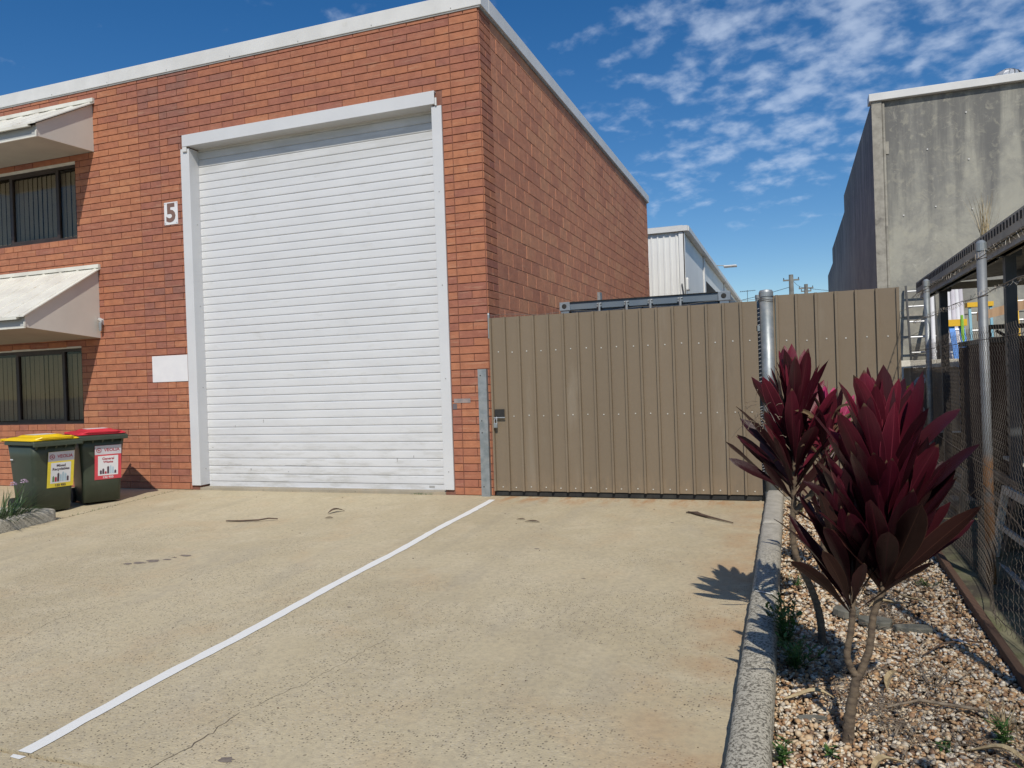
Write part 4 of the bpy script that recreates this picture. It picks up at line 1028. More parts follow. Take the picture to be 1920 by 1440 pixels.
# leaf litter, twigs
rg = random.Random(31); mb = MB()
spots = [(4.0,-5.2,.5,420),(4.1,-3.4,.5,420),(3.8,-4.6,.5,300),(4.05,-3.75,.22,240),(4.25,-4.6,.3,120),(3.95,-5.0,.35,110),(4.35,-5.3,.3,150),(3.75,-4.9,.3,60),(4.4,-3.0,.25,120),(4.1,-2.6,.3,90),(3.9,-1.2,.4,60),(4.5,-5.6,.2,120),(4.0,-5.7,.4,80)]
for cx_, cy_, rr, n in spots:
    for i in range(n):
        a = rg.random()*6.28; r_ = rr*abs(rg.gauss(0,.6)); x = min(max(cx_+r_*cos(a), 3.47), 4.58); y = cy_+r_*sin(a)*1.3; b_ = rg.random()*6.28; L_ = .03+.09*rg.random()
        z = G(y)+.026+.018*rg.random(); w = .0015+.004*rg.random()*rg.random(); d = Vector((cos(b_),sin(b_),rg.gauss(0,.12))); s_ = Vector((-sin(b_),cos(b_),0))*w; p = Vector((x,y,z))
        q = p+d*L_*.5+Vector((0,0,.006*rg.random())); e = p+d*L_
        mb.add([p-s_*.4, p+s_*.4, q-s_, q+s_, e-s_*.2, e+s_*.2], [(0,1,3,2),(2,3,5,4)])
o = mb.obj('leaf_litter', m_debris); o['kind'] = 'stuff'
# fallen palm/cane pieces
def stick(name, pts, r, mat, label, cat='stick', flat=.4, group=None):
    m_ = MB(); pts = [Vector(p) for p in pts]
    m_.tube(pts, r, 7); o = m_.obj(name, mat, smooth=True); tag(o, label, cat, group); return o
def gp(x, y, h=.03): return (x, y, G(y)+h)
stick('fallen_cane', [gp(3.95,-5.05,.045), gp(4.1,-4.95,.05), gp(4.3,-4.98,.05), gp(4.5,-5.0,.04)], [.004,.008,.008,.004], m_debris, 'long grey dead cane lying on the gravel right of the forked trunk')
stick('fallen_cane', [gp(3.7,-4.35,.045), gp(3.9,-4.25,.05), gp(4.1,-4.32,.045)], [.003,.006,.004], m_debris, 'thin brown twig on the gravel between the two plants')
stick('fallen_cane', [gp(4.2,-4.35,.04), gp(4.32,-4.2,.06), gp(4.45,-4.1,.05), gp(4.56,-4.12,.05)], [.003,.006,.006,.003], m_litter_dark, 'dark dead twig near the timber edging of the bed')
stick('fallen_cane', [gp(3.56,-4.28,.045), gp(3.72,-4.18,.05), gp(3.8,-4.2,.04)], [.003,.005,.003], m_debris, 'short twig lying beside the kerb by the rear plant')
def slate(x, y, sx_, sy_, h, rot, label):
    m_ = MB(); rg = random.Random(int(x*991+y*77)); k = 9; ring = []
    for i in range(k):
        a = 2*pi*i/k; r_ = .8+.35*rg.random(); ring.append((cos(a)*sx_*r_, sin(a)*sy_*r_))
    Mx = Matrix.Translation((x, y, G(y)+.012)) @ Matrix.Rotation(rot, 4, 'Z') @ Matrix.Rotation(.06, 4, 'X')
    m_.prism(ring, 'z', 0, h, Mx); o = m_.obj('flat_stone', m_stone_grey); bevel(o, .006); tag(o, label, 'stone', 'flat grey stones in the bed')
slate(4.22,-3.92,.11,.045,.04,.1,'flat grey stone nearest the timber edging'); slate(4.02,-3.85,.10,.06,.045,-.3,'flat grey stone in the middle of the bed by the dead litter heap')
slate(3.86,-3.70,.08,.07,.05,.4,'flat grey stone furthest left, behind the forked trunk'); slate(3.62,-5.2,.07,.03,.02,.2,'thin flat grey stone left of the forked trunk base')
mb = MB(); mb.box(-.035,.035,-.012,.012,.0,.004, Matrix.Translation((4.42,-4.12,G(-4.1)+.05)) @ Matrix.Rotation(.25,4,'Z')@ Matrix.Rotation(.2,4,'Y'))
mb.box(-.012,.012,-.012,.012,.004,.009, Matrix.Translation((4.42,-4.12,G(-4.1)+.05)) @ Matrix.Rotation(.25,4,'Z')@ Matrix.Rotation(.2,4,'Y'))
o = mb.obj('paper_scrap', m_lab_w); tag(o, 'small white scrap of litter near the timber edging', 'litter')
for i_, (x_, y_, a_, l_) in enumerate(((4.12,-3.55,.4,'tan dead leaf on the gravel behind the forked trunk'),(4.28,-3.40,2.2,'tan dead leaf close to the timber edging in the shade'),(4.02,-4.75,1.2,'tan dead leaf just right of the forked trunk'),(3.62,-5.05,.2,'tan dead leaf left of the forked trunk near the kerb'),(4.33,-5.42,-.5,'tan dead leaf at the lower right of the bed'),(3.9,-5.62,.9,'tan dead leaf below the forked trunk foot'))):
    m_ = MB(); v = []
    for k in range(9):
        t_ = k/8; w_ = .016*sin(pi*min(.97, t_*.95+.04))**.7; X = (t_-.5)*.26; z_ = .012+.025*sin(pi*t_)+.01*sin(7*t_+i_)
        v += [(X, .03*sin(t_*3)-w_, z_+w_*.7), (X, .03*sin(t_*3), z_), (X, .03*sin(t_*3)+w_, z_+w_*.9)]
    m_.add(v, [(3*k,3*k+1,3*k+4,3*k+3) for k in range(8)]+[(3*k+1,3*k+2,3*k+5,3*k+4) for k in range(8)])
    o = m_.obj('dead_leaf', m_straw); o.location = (x_, y_, G(y_)+.028); o.rotation_euler = (0, 0, a_); tag(o, l_, 'leaf', 'dead leaves in the garden bed')
# weeds
def weed(loc, n, h, seed, label, spread=.09, wid=.012, mat=m_green):
    rg = random.Random(seed); t = thing('weed', label, 'weed', loc, 0, 'green weeds in the gravel bed')
    for s_ in range(max(1, n//14)):
        m_ = MB(); a0 = rg.random()*6.28; top = Vector((spread*cos(a0)*rg.random(), spread*sin(a0)*rg.random(), h*(.6+.5*rg.random())))
        m_.tube([(0,0,0), tuple(top*.5+Vector((.01,0,.01))), tuple(top)], .0018, 4)
        for i in range(14):
            f_ = .15+.85*rg.random(); p = top*f_; a = rg.random()*6.28; L_ = .02+.035*rg.random(); e = rg.uniform(-.1,.9)
            d = Vector((cos(a)*cos(e), sin(a)*cos(e), sin(e)))*L_; sd_ = Vector((-sin(a), cos(a), 0))*wid*.5
            m_.add([p, p+d*.5+sd_, p+d, p+d*.5-sd_], [(0,1,2,3)])
        m_.obj('stem_with_leaves', mat, t)
weed((3.49,-4.32,G(-4.3)), 330, .28, 1, 'leafy green weed against the kerb, tallest in the bed', .13, .022)
weed((3.55,-4.62,G(-4.6)), 260, .18, 2, 'dark green weed just in front of the tallest weed', .16, .018)
weed((3.50,-5.62,G(-5.6)), 80, .12, 3, 'low green weed against the kerb nearest the camera', .07)
weed((4.38,-5.25,G(-5.2)), 90, .13, 4, 'small green weed at the right edge of the gravel', .07)
weed((3.55,-2.3,G(-2.3)), 50, .14, 5, 'small green weed behind the rear plant stem', .06)
weed((3.62,-.7,G(-.7)), 60, .16, 6, 'small green weed by the fence panel foot', .08)
weed((3.68,-5.5,G(-5.5)), 30, .05, 7, 'tiny green weed left of the forked trunk foot', .05)
weed((4.15,-5.35,G(-5.3)), 30, .06, 8, 'tiny green weed right of the forked trunk foot', .05)
weed((4.42,-3.0,G(-3)), 60, .07, 12, 'flat green weed in the shade by the timber edging', .12)
weed((4.3,-5.75,G(-5.7)), 60, .14, 14, 'green weed at the bottom right of the bed', .1, .008)
def tuft(loc, n, L_, seed, mat, label, group='dry grass tufts in the bed'):
    rg = random.Random(seed); m_ = MB()
    for i in range(n): strap_leaf(m_, (rg.gauss(0,.02), rg.gauss(0,.02), 0), rg.random()*6.28, L_*(.5+.7*rg.random()), .005, (.2+.7*rg.random())*(.35 if loc[2] > 1 else 1), .8*rg.random()*(.5 if loc[2] > 1 else 1), 4)
    o = m_.obj('grass_tuft', mat); o.location = loc; tag(o, label, 'grass', group)
tuft((4.42,-5.1,G(-5.1)), 40, .16, 1, m_straw, 'dry straw-coloured tuft by the timber edging in front')
tuft((4.5,-5.5,G(-5.5)), 50, .18, 2, m_straw, 'dry straw tuft at the right frame edge')
tuft((3.57,-.4,G(-.4)), 30, .16, 3, m_straw, 'dry tuft against the fence panel strip')
tuft((3.56,-3.1,G(-3.1)), 24, .12, 4, m_green, 'green grass tuft beside the kerb behind the rear plant')
tuft((5.22,-1.2,2.50), 40, .40, 5, m_straw, 'tall dry grass growing in the shelter gutter', None)
o = bpy.data.objects[-1] if False else None

# ------------------------------------------------------------ cordylines
def leaf_mesh(L_, w, bend, fold, twist, seed):
    rg = random.Random(seed); n = 10; cols = 4; v = []; uv = []; p = Vector((0,0,0)); ang = 0
    for i in range(n+1):
        t_ = i/n
        if t_ < .14: ww = .13+.12*t_/.14
        elif t_ < .62: ww = .25+.75*sin((t_-.14)/.48*pi/2)**1.15
        else: ww = max(.02, cos((t_-.62)/.38*pi/2)**.60)
        ww *= w/2
        d = Vector((sin(ang), 0, cos(ang))); nrm = Vector((cos(ang), 0, -sin(ang)))
        for c in range(cols+1):
            u = c/cols*2-1; fo = fold*(1-t_*.55)
            side = Vector((0,1,0)); tw = twist*t_
            sdv = side*cos(tw)+nrm*sin(tw); nn = nrm*cos(tw)-side*sin(tw)
            q = p+sdv*(u*ww*cos(fo))-nn*(abs(u)*ww*sin(fo)) + nn*(.004*sin(t_*16+u*2+seed)*abs(u))
            v.append(q); uv.append((c/cols, t_))
        p = p+d*(L_/n); ang += bend/n*(.25+1.5*t_)
    fs = []
    for i in range(n):
        for c in range(cols): a = i*(cols+1)+c; fs.append((a, a+1, a+cols+2, a+cols+1))
    me = bpy.data.meshes.new('leaf'); me.from_pydata([tuple(x) for x in v], [], fs)
    ul = me.uv_layers.new(name='UVMap')
    for lp in me.loops: ul.data[lp.index].uv = uv[lp.vertex_index]
    me.polygons.foreach_set('use_smooth', [True]*len(me.polygons)); me.update(); return me
leafcache = {}
def leaf_lib(kind, var):
    k = (kind, var)
    if k not in leafcache:
        rg = random.Random(var*13+5)
        me = leaf_mesh(1.0, rg.uniform(.15,.205), rg.uniform(-.5,.55), rg.uniform(.20,.62), rg.uniform(-.9,.9), var)
        if kind == 'dry': me = leaf_mesh(1.0, .09, rg.uniform(.8,2.2), 1.1, rg.uniform(-2,2), var)
        me.materials.append(LEAFM[kind]); leafcache[k] = me
    return leafcache[k]
def add_leaf(parent, base, az, inc, L_, kind, var, roll=0.0, wid=1.0):
    me = leaf_lib(kind, var)
    # leaf grows along local +Z, bends toward local +X; upper (inner) face looks to -X
    R_ = Matrix.Rotation(az, 4, 'Z') @ Matrix.Rotation(inc, 4, 'Y') @ Matrix.Rotation(roll, 4, 'Z')
    o = bpy.data.objects.new('leaf', me); link(o, parent)
    o.matrix_local = Matrix.Translation(base) @ R_ @ Matrix.Diagonal((L_, L_*wid, L_, 1)); return o
def crown(parent, stem, n, L0, inc_lo, inc_hi, seed, kinds, wid=1.0, azbias=None):
    """stem: list of points along the leafy part, bottom to top"""
    rg = random.Random(seed); az = rg.random()*6.28
    for i in range(n):
        f_ = i/(n-1); k = f_*(len(stem)-1); j = min(int(k), len(stem)-2); p = Vector(stem[j]).lerp(Vector(stem[j+1]), k-j)
        az += 2.399+rg.gauss(0,.18); inc = inc_hi+(inc_lo-inc_hi)*f_**.85+rg.gauss(0,.12)
        L_ = L0*(.80+.28*rg.random())*(1.0 if f_ < .85 else 1.0-.15*(f_-.85)/.15)
        kk = kinds(f_, az, rg)
        add_leaf(parent, p+Vector((cos(az),sin(az),0))*.012, az, inc, L_, kk, rg.randrange(17), rg.gauss(0,.35), wid*(.85+.3*rg.random()))
def kinds_main(f_, az, rg):
    r_ = rg.random()
    if f_ > .80: return 'red' if r_ < .70 else 'mid'
    if f_ > .5: return 'mid' if r_ < .55 else ('dark' if r_ < .78 else 'red')
    if f_ > .2: return 'dark' if r_ < .42 else ('mid' if r_ < .92 else 'red')
    return 'brown' if r_ < .18 else ('dark' if r_ < .62 else 'mid')
def trunk(parent, pts, rs, name='trunk'):
    m_ = MB(); out = []; ro = []
    for a, b_, ra, rb in zip(pts, pts[1:], rs, rs[1:]):
        a, b_ = Vector(a), Vector(b_); k = max(3, int((b_-a).length/.022))
        for i in range(k):
            t_ = i/k; out.append(a.lerp(b_, t_)+Vector((rnd.gauss(0,.0012), rnd.gauss(0,.0012), 0))); ro.append((ra+(rb-ra)*t_)*(1.06 if i % 2 else .96))
    out.append(Vector(pts[-1])); ro.append(rs[-1]); m_.tube(out, ro, 12); return m_.obj(name, m_bark, parent, smooth=True)
def smoothpts(pts, n=5):
    out = []; P_ = [Vector(p) for p in pts]
    for i in range(len(P_)-1):
        p0 = P_[max(i-1,0)]; p1 = P_[i]; p2 = P_[i+1]; p3 = P_[min(i+2,len(P_)-1)]
        for k in range(n):
            t_ = k/n; out.append(.5*((2*p1)+(-p0+p2)*t_+(2*p0-5*p1+4*p2-p3)*t_*t_+(-p0+3*p1-3*p2+p3)*t_**3))
    out.append(P_[-1]); return out
# front plant (world coordinates relative to its base)
FB = Vector((3.76,-5.35,G(-5.35)))
c1 = thing('cordyline', 'large maroon cordyline with forked trunk in front in the gravel bed', 'plant', FB, 0, 'red-leaved cordylines in the bed')
def rel(B_, x, y, z): return Vector((x, y, z))-B_
a = [rel(FB,3.76,-5.35,-.24), rel(FB,3.775,-5.35,-.08), rel(FB,3.81,-5.35,.10)]
trunk(c1, smoothpts(a), [.028+(-.010)*i/10 for i in range(11)])
a = [rel(FB,3.808,-5.352,.08), rel(FB,3.77,-5.36,.17), rel(FB,3.79,-5.37,.30), rel(FB,3.80,-5.37,.44), rel(FB,3.80,-5.37,.60)]
s = smoothpts(a); trunk(c1, s, [.0155-.004*i/(len(s)-1) for i in range(len(s))], 'branch')
a = [rel(FB,3.812,-5.348,.08), rel(FB,3.86,-5.34,.20), rel(FB,3.885,-5.33,.36), rel(FB,3.93,-5.32,.50), rel(FB,3.94,-5.32,.72), rel(FB,3.94,-5.32,.90)]
s = smoothpts(a); trunk(c1, s, [.017-.005*i/(len(s)-1) for i in range(len(s))], 'branch')
crown(c1, [rel(FB,3.925,-5.32,.46), rel(FB,3.94,-5.32,.66), rel(FB,3.94,-5.32,.98)], 124, .53, .16, .70, 4, kinds_main, 1.12)
crown(c1, [rel(FB,3.795,-5.37,.37), rel(FB,3.80,-5.37,.64)], 38, .44, .10, .78, 8, lambda f_, az, rg: ('brown' if rg.random() < .35 else 'dark') if f_ < .7 else ('dark' if rg.random() < .6 else 'mid'), .95)
RB = Vector((3.70,-4.22,G(-4.22)))
c2 = thing('cordyline', 'maroon cordyline with one curved leaning trunk beside the gate post', 'plant', RB, 0, 'red-leaved cordylines in the bed')
a = [rel(RB,3.70,-4.22,-.20), rel(RB,3.69,-4.24,.0), rel(RB,3.645,-4.26,.18), rel(RB,3.575,-4.28,.34), rel(RB,3.555,-4.29,.50), rel(RB,3.565,-4.30,.66), rel(RB,3.58,-4.30,.95), rel(RB,3.58,-4.30,1.12)]
s = smoothpts(a); trunk(c2, s, [.023-.010*i/(len(s)-1) for i in range(len(s))])
a = [rel(RB,3.565,-4.30,.62), rel(RB,3.66,-4.26,.72), rel(RB,3.74,-4.24,.86), rel(RB,3.76,-4.24,1.05)]
s = smoothpts(a); trunk(c2, s, [.018-.006*i/(len(s)-1) for i in range(len(s))], 'branch')
crown(c2, [rel(RB,3.565,-4.30,.68), rel(RB,3.58,-4.30,.9), rel(RB,3.58,-4.30,1.19)], 74, .48, .06, .98, 14, kinds_main, .95)
def kinds_side(f_, az, rg):
    r_ = rg.random(); return 'dry' if r_ < .38 else ('dark' if r_ < .7 else ('mid' if r_ < .92 else 'pink'))
crown(c2, [rel(RB,3.74,-4.24,.86), rel(RB,3.76,-4.24,1.06)], 30, .36, .15, 1.0, 19, kinds_side, .9)
for az, inc in ((.2,.75),(-.1,.95),(.5,.9),(-.5,.7),(0.05,.55)):
    add_leaf(c2, rel(RB,3.77,-4.24,1.06), az, inc, .28, 'dry', rnd.randrange(7), rnd.gauss(0,.5))
add_leaf(c2, rel(RB,3.72,-4.26,1.08), .15, .28, .30, 'pink', 2); add_leaf(c2, rel(RB,3.73,-4.27,1.06), .6, .32, .30, 'pink', 4, .8)
# dead flower panicle on the left of the rear crown
mb = MB(); rg = random.Random(3)
for i in range(40):
    p = rel(RB,3.40,-4.42,1.18)+Vector((rg.gauss(0,.05), rg.gauss(0,.03), rg.gauss(0,.045))); q = p+Vector((rg.gauss(0,.03), rg.gauss(0,.02), rg.gauss(0,.03)))
    mb.tube([p, (p+q)/2+Vector((0,0,.006)), q], .0014, 4)
    mb.tube([q, q+Vector((0,0,.004))], .0035, 5)
mb.tube([rel(RB,3.56,-4.32,.98), rel(RB,3.46,-4.38,1.12), rel(RB,3.40,-4.42,1.18)], .004, 5)
mb.obj('dead_flower_spray', m_debris, c2)
TB = Vector((3.77,-2.87,G(-2.87)))
c3 = thing('cordyline', 'small dark cordyline half hidden between the two larger plants', 'plant', TB, 0, 'red-leaved cordylines in the bed')
a = [rel(TB,3.77,-2.87,-.14), rel(TB,3.765,-2.87,.10), rel(TB,3.75,-2.87,.30)]
s = smoothpts(a); trunk(c3, s, [.026-.010*i/(len(s)-1) for i in range(len(s))])
crown(c3, [rel(TB,3.75,-2.87,.24), rel(TB,3.75,-2.87,.50)], 20, .36, .15, 1.0, 40, lambda f_, az, rg: 'dark' if rg.random() < .7 else 'mid', .8)

# ------------------------------------------------------------ litter on the driveway
def dleaf(x, y, L_, w, az, label, curl=.02):
    m_ = MB(); n = 8; v = []
    for i in range(n+1):
        t_ = i/n; ww = w*sin(pi*min(.97, t_*.95+.04))**.8/2; X = (t_-.5)*L_; z = .006+curl*sin(pi*t_)**1.0
        yb_ = .12*L_*sin(t_*2.6)
        v += [(X, yb_-ww, z+ww*.5), (X, yb_, z), (X, yb_+ww, z+ww*.5)]
    m_.add(v, [(3*i,3*i+1,3*i+4,3*i+3) for i in range(n)]+[(3*i+1,3*i+2,3*i+5,3*i+4) for i in range(n)])
    o = m_.obj('dead_leaf', m_litter_dark); o.location = (x, y, G(y)+.002); o.rotation_euler = (atan(.04)*0, 0, az); tag(o, label, 'leaf', 'dead leaves on the driveway')
stick('fallen_twig', [gp(-2.60,-1.84,.012), gp(-2.42,-1.82,.012), gp(-2.2,-1.78,.02), gp(-2.10,-1.72,.03), gp(-2.0,-1.69,.02)], [.006,.009,.009,.008,.006], m_litter_dark, 'long thin dark twig on the concrete in front of the roller door')
dleaf(-1.52,-1.22,.22,.06,1.0,'curled brown leaf on the concrete before the roller door', .03)
dleaf(-1.43,-1.52,.10,.03,.2,'small dark leaf scrap next to the curled leaf', .005)
dleaf(.81,-1.29,.10,.025,.0,'small narrow leaf right of the painted line, further one', .004)
dleaf(.97,-1.39,.17,.035,-.05,'dark oval leaf right of the painted line, nearer one', .006)
stick('fallen_branch', [gp(2.50,-.72,.012), gp(2.62,-.85,.02), gp(2.75,-.98,.02), gp(2.99,-1.17,.012)], [.008,.016,.011,.005], m_litter_dark, 'brown broken branch on the concrete before the gate')
stick('fallen_branch', [gp(2.48,-.74,.012), gp(2.60,-.78,.02), gp(2.72,-.93,.012)], [.006,.012,.005], m_litter_dark, 'short dark splinter against the broken branch')
rg = random.Random(77); mb = MB()
for i in range(150):
    x = rg.uniform(-4.9,3.2); y = rg.uniform(-6.3,-.2); r_ = .004+.008*rg.random()**2
    if i < 60: x = rg.choice([-5.0,-5.01,-4.99])+rg.gauss(0,.03); y = rg.uniform(-2.4,-.1)
    a = rg.random()*6; z = G(y)
    mb.add([(x-r_*cos(a), y-r_*sin(a), z+.002), (x+r_*.4*sin(a), y-r_*.4*cos(a), z+.008), (x+r_*cos(a), y+r_*sin(a), z+.003), (x-r_*.4*sin(a), y+r_*.4*cos(a), z+.002)], [(0,1,2,3)])
o = mb.obj('grit', m_litter_dark); o['kind'] = 'stuff'
mb = MB()
for i in range(70):
    y = rg.uniform(-2.0,-.15); x = -4.992+rg.gauss(0,.006); strap_leaf(mb, (x,y,G(y)-.01), rg.random()*6.28, .02+.025*rg.random(), .004, .5, .5, 3)
for i in range(30):
    x = rg.uniform(-1.15,-.85); strap_leaf(mb, (x,-.03,.0), rg.random()*6.28, .02+.02*rg.random(), .004, .5, .5, 3)
o = mb.obj('joint_moss', m_green); o['kind'] = 'stuff'

# ------------------------------------------------------------ right boundary
EX = 4.60
for i, (a, b_) in enumerate(((-9.4,-5.02),(-5.0,-2.62),(-2.6,-.02))):
    m_ = MB(); m_.add([(EX,a,G(a)-.08),(EX+.045,a,G(a)-.08),(EX+.045,a,G(a)+.07),(EX,a,G(a)+.07),(EX,b_,G(b_)-.08),(EX+.045,b_,G(b_)-.08),(EX+.045,b_,G(b_)+.07),(EX,b_,G(b_)+.07)], [(0,1,2,3),(4,7,6,5),(0,4,5,1),(1,5,6,2),(2,6,7,3),(3,7,4,0)])
    o = m_.obj('timber_edging', m_rail_t); bevel(o, .005); tag(o, ['brown timber edging board nearest the camera', 'brown timber edging board in the middle of the run', 'brown timber edging board furthest away by the fence panel'][i]+', right of the gravel', 'edging', 'timber edging boards')
slope_slab('mossy_strip', EX+.05, 5.35, -9.4, .0, .045, .12, m_moss, 3)
# chain-link fence
fence = thing('chain_link_fence', 'rusty chain-link fence with galvanised pipe posts and barbed wire at right', 'fence', (4.83, -3, G(-3)), w=True)
FX = 4.83
for i, (y, zt, r_) in enumerate(((-.36, 2.31, .028), (-2.93, 2.29, .031), (-5.25, 2.22, .031), (-7.6, 2.15, .031))):
    PX = FX+(.04 if i == 0 else 0); m_ = MB(); m_.tube([(PX,y,G(y)-.05),(PX,y,zt-.02)], r_, 16); pp = m_.obj('post', m_galv_rust if i == 1 else m_galv, fence, smooth=False)
    for p in pp.data.polygons: p.use_smooth = len(p.vertices) == 4
    m_ = MB(); m_.tube([(PX,y,zt-.07),(PX,y,zt-.015),(PX,y,zt+.005)], [r_+.005,r_+.004,r_*.5], 16); m_.obj('post_cap', m_galv, pp)
    for z in (zt-.12, zt-.38):
        m_ = MB(); m_.tube([(PX+(r_+.002)*cos(q*pi/8), y+(r_+.002)*sin(q*pi/8), z+.004*sin(q)) for q in range(17)], .0022, 4); m_.obj('tie_wire', m_wire_rust, pp)
for z in (2.17, 1.91):
    m_ = MB(); pts = [(FX-.04, .02-i*.25-.0, z+.03*sin(i*.9)*.4-(.00)*i) for i in range(34)]
    m_.tube(pts, .0024, 4); m_.tube([(p[0]+.003, p[1]+.05, p[2]+.004*(-1)**i) for i, p in enumerate(pts)], .0018, 4)
    for i in range(95):
        y = -.05-i*.088; zz = z+.012*sin(y*3.6)
        for s_ in (0, 1):
            a = rnd.random()*3.14; m_.tube([(FX-.04-.014*cos(a), y-.005+.01*s_, zz-.016*sin(a)-.004), (FX-.04+.014*cos(a), y+.006, zz+.016*sin(a)+.004)], .0014, 3)
    m_.obj('barbed_wire', m_wire_rust, fence)
m_ = MB(); m_.tube([(4.67,.0,2.03),(4.75,-.3,2.05),(FX-.02,-.36,2.18)], .002, 4); m_.tube([(4.67,.0,1.72),(FX-.02,-.36,1.80)], .002, 4); m_.obj('stay_wire', m_wire_rust, fence)
def wob(y, z):
    h = (z-G(y))
    bx = .035*sin(y*1.3+z*1.1)+.025*noise.noise(Vector((y*.9, z*1.1, 3)))
    t_ = max(0, 1-abs(y+3.85)/.9)*max(0, 1-max(0, h-.1)/1.1)      # torn, bulging lower part
    return -abs(bx)*.6-.03-.16*t_*t_*(1+.5*sin(z*6))
m_ = MB(); p_ = .058; zb_, zt_ = .06, 1.80
y = .0; V = []; Fc = []
k = 0
while y > -7.6:
    zz0 = G(y)+zb_; n = int((zt_-(.03*(-y)*0))/p_)
    top = 1.66+.012*sin(y*2)
    n = int((top-zz0)/(p_*.5)/1.0)
    pts = []
    # leave the torn gap's lower cells hanging
    for i in range(n+1):
        z = zz0+i*(top-zz0)/n
        off = (p_*.5 if i % 2 else 0.0)*(1 if k % 2 == 0 else 1)
        yy_ = y-off; pts.append(Vector((FX-.036+wob(yy_, z)*.8+(.004 if i % 2 else -.004), yy_+.01*noise.noise(Vector((y*2, z*2, 9))), z)))
    if pts:
        # barbed ends at the top
        pts.append(pts[-1]+Vector((0, .012, .028)))
        # thin three-sided wire
        b = len(V); r_ = .0014
        for q in pts:
            V += [(q.x+r_, q.y, q.z), (q.x-r_*.5, q.y+r_*.9, q.z), (q.x-r_*.5, q.y-r_*.9, q.z)]
        for i in range(len(pts)-1):
            a = b+3*i
            Fc += [(a,a+1,a+4,a+3),(a+1,a+2,a+5,a+4),(a+2,a,a+3,a+5)]
        # mirrored strand completes the diamonds
        b = len(V)
        for i, q in enumerate(pts[:-1]):
            yy_ = y-p_*.5+(0 if i % 2 == 0 else p_*.5)-p_*.0
            q2 = Vector((q.x+(.004 if i % 2 == 0 else -.004), (y-p_*1.0)+(0 if i % 2 == 0 else p_*.5)+.01*noise.noise(Vector((y*2, q.z*2, 9))), q.z))
            V += [(q2.x+r_, q2.y, q2.z), (q2.x-r_*.5, q2.y+r_*.9, q2.z), (q2.x-r_*.5, q2.y-r_*.9, q2.z)]
        for i in range(len(pts)-2):
            a = b+3*i
            Fc += [(a,a+1,a+4,a+3),(a+1,a+2,a+5,a+4),(a+2,a,a+3,a+5)]
    y -= p_; k += 1
m_.add(V, Fc)
me = bpy.data.meshes.new('wire_mesh'); me.from_pydata(m_.v, [], m_.f); me.materials.append(m_wire)
link(bpy.data.objects.new('wire_mesh', me), fence)
for z0 in (1.60, .9, .12):
    m_ = MB(); pts = [(FX-.04+wob(-i*.25, z0)*.8, -i*.25, G(-i*.25)*(1 if z0 < 1 else 0)+z0) for i in range(31)]; m_.tube(pts, .0026, 5); m_.obj('line_wire', m_wire, fence)
m_ = MB(); m_.tube([(4.78,-1.2,.62),(4.74,-2.0,.52),(4.76,-2.7,.50),(4.72,-3.3,.66),(4.76,-4.0,.52),(4.74,-4.9,.40)], .004, 5); m_.obj('loose_wire', m_wire, fence)

# ------------------------------------------------------------ storage shelter and its clutter
shl = thing('storage_shelter', 'open steel shelter with old sheet roof and dark posts behind the chain-link fence', 'shelter', (5.2, -1, 0), w=True)
SX0, SX1, SY0, SY1, SZ = 5.15, 9.5, -3.15, 2.33, 2.46
m_ = MB(); m_.box(SX0, SX0+.03, SY0, SY1, SZ-.05, SZ+.09); eb = m_.obj('edge_beam', m_shelterroof, shl)
m_ = MB(); m_.box(SX0+.06, SX0+.11, SY0+.1, SY1-.05, SZ-.13, SZ-.03); m_.obj('purlin', m_steel_dark, shl)
rb = MB(); rb.prism([(0,-.020),(.004,-.014),(.004,.014),(0,.020)], 'z', 0, .058); rbm = rb.mesh('notch', m_rubber_shade)
y = SY1-.10; 
while y > SY0+.1:
    inst('notch', rbm, (SX0-.0005, y, SZ+.012), (0,0,pi), eb) ; y -= .095
# corrugated sheet: ribs running away from the edge
m_ = MB(); n = 86; v = []
for i in range(n+1):
    y = SY0+(SY1-SY0)*i/n; z = SZ+.040+(.022 if i % 2 else 0)
    v += [(SX0+.04, y, z), (SX1, y, z+.32)]
m_.add(v, [(2*i, 2*i+1, 2*i+3, 2*i+2) for i in range(n)]); rs_ = m_.obj('roof_sheet', m_shelterroof, shl)
sm = rs_.modifiers.new('thickness', 'SOLIDIFY'); sm.thickness = .004
m_ = MB(); m_.box(5.62, SX1, -8.4, SY0-.03, SZ+.02, SZ+.06); m_.obj('roof_sheet', m_shelterroof, shl)  # out-of-view roof extension, added to shade the ground behind the fence
m_ = MB(); m_.box(5.66, 5.74, -8.3, -8.22, -.45, SZ+.015); m_.obj('post', m_steel_dark, shl)  # unseen post carrying the added shading roof
m_ = MB(); m_.box(SX0, SX1, SY1-.03, SY1, SZ-.03, SZ+.06); m_.obj('end_beam', m_shelterroof, shl)
for x in (6.2, 7.4, 8.6):
    m_ = MB(); m_.box(x, x+.05, SY0+.05, SY1-.04, SZ+.02, SZ+.12); m_.obj('purlin', m_steel_dark, shl)
for y in (-1.62, 1.35):
    m_ = MB(); m_.box(5.26, 5.34, y-.04, y+.04, -.25, SZ-.10); m_.box(5.22, 5.38, y-.05, y+.05, SZ-.135, SZ-.08); m_.obj('post', m_steel_dark, shl)
for y in (-1.62, 1.35):
    m_ = MB(); m_.box(9.2, 9.28, y-.04, y+.04, -.25, SZ+.3); m_.obj('post', m_steel_dark, shl)
m_ = MB(); m_.prism([(SX0+.03,SZ-.13),(SX0+.14,SZ-.13),(SX0+.14,SZ-.11),(SX0+.05,SZ-.05)], 'y', SY0+.1, SY1-.04); m_.obj('gutter', m_shelterroof, shl)

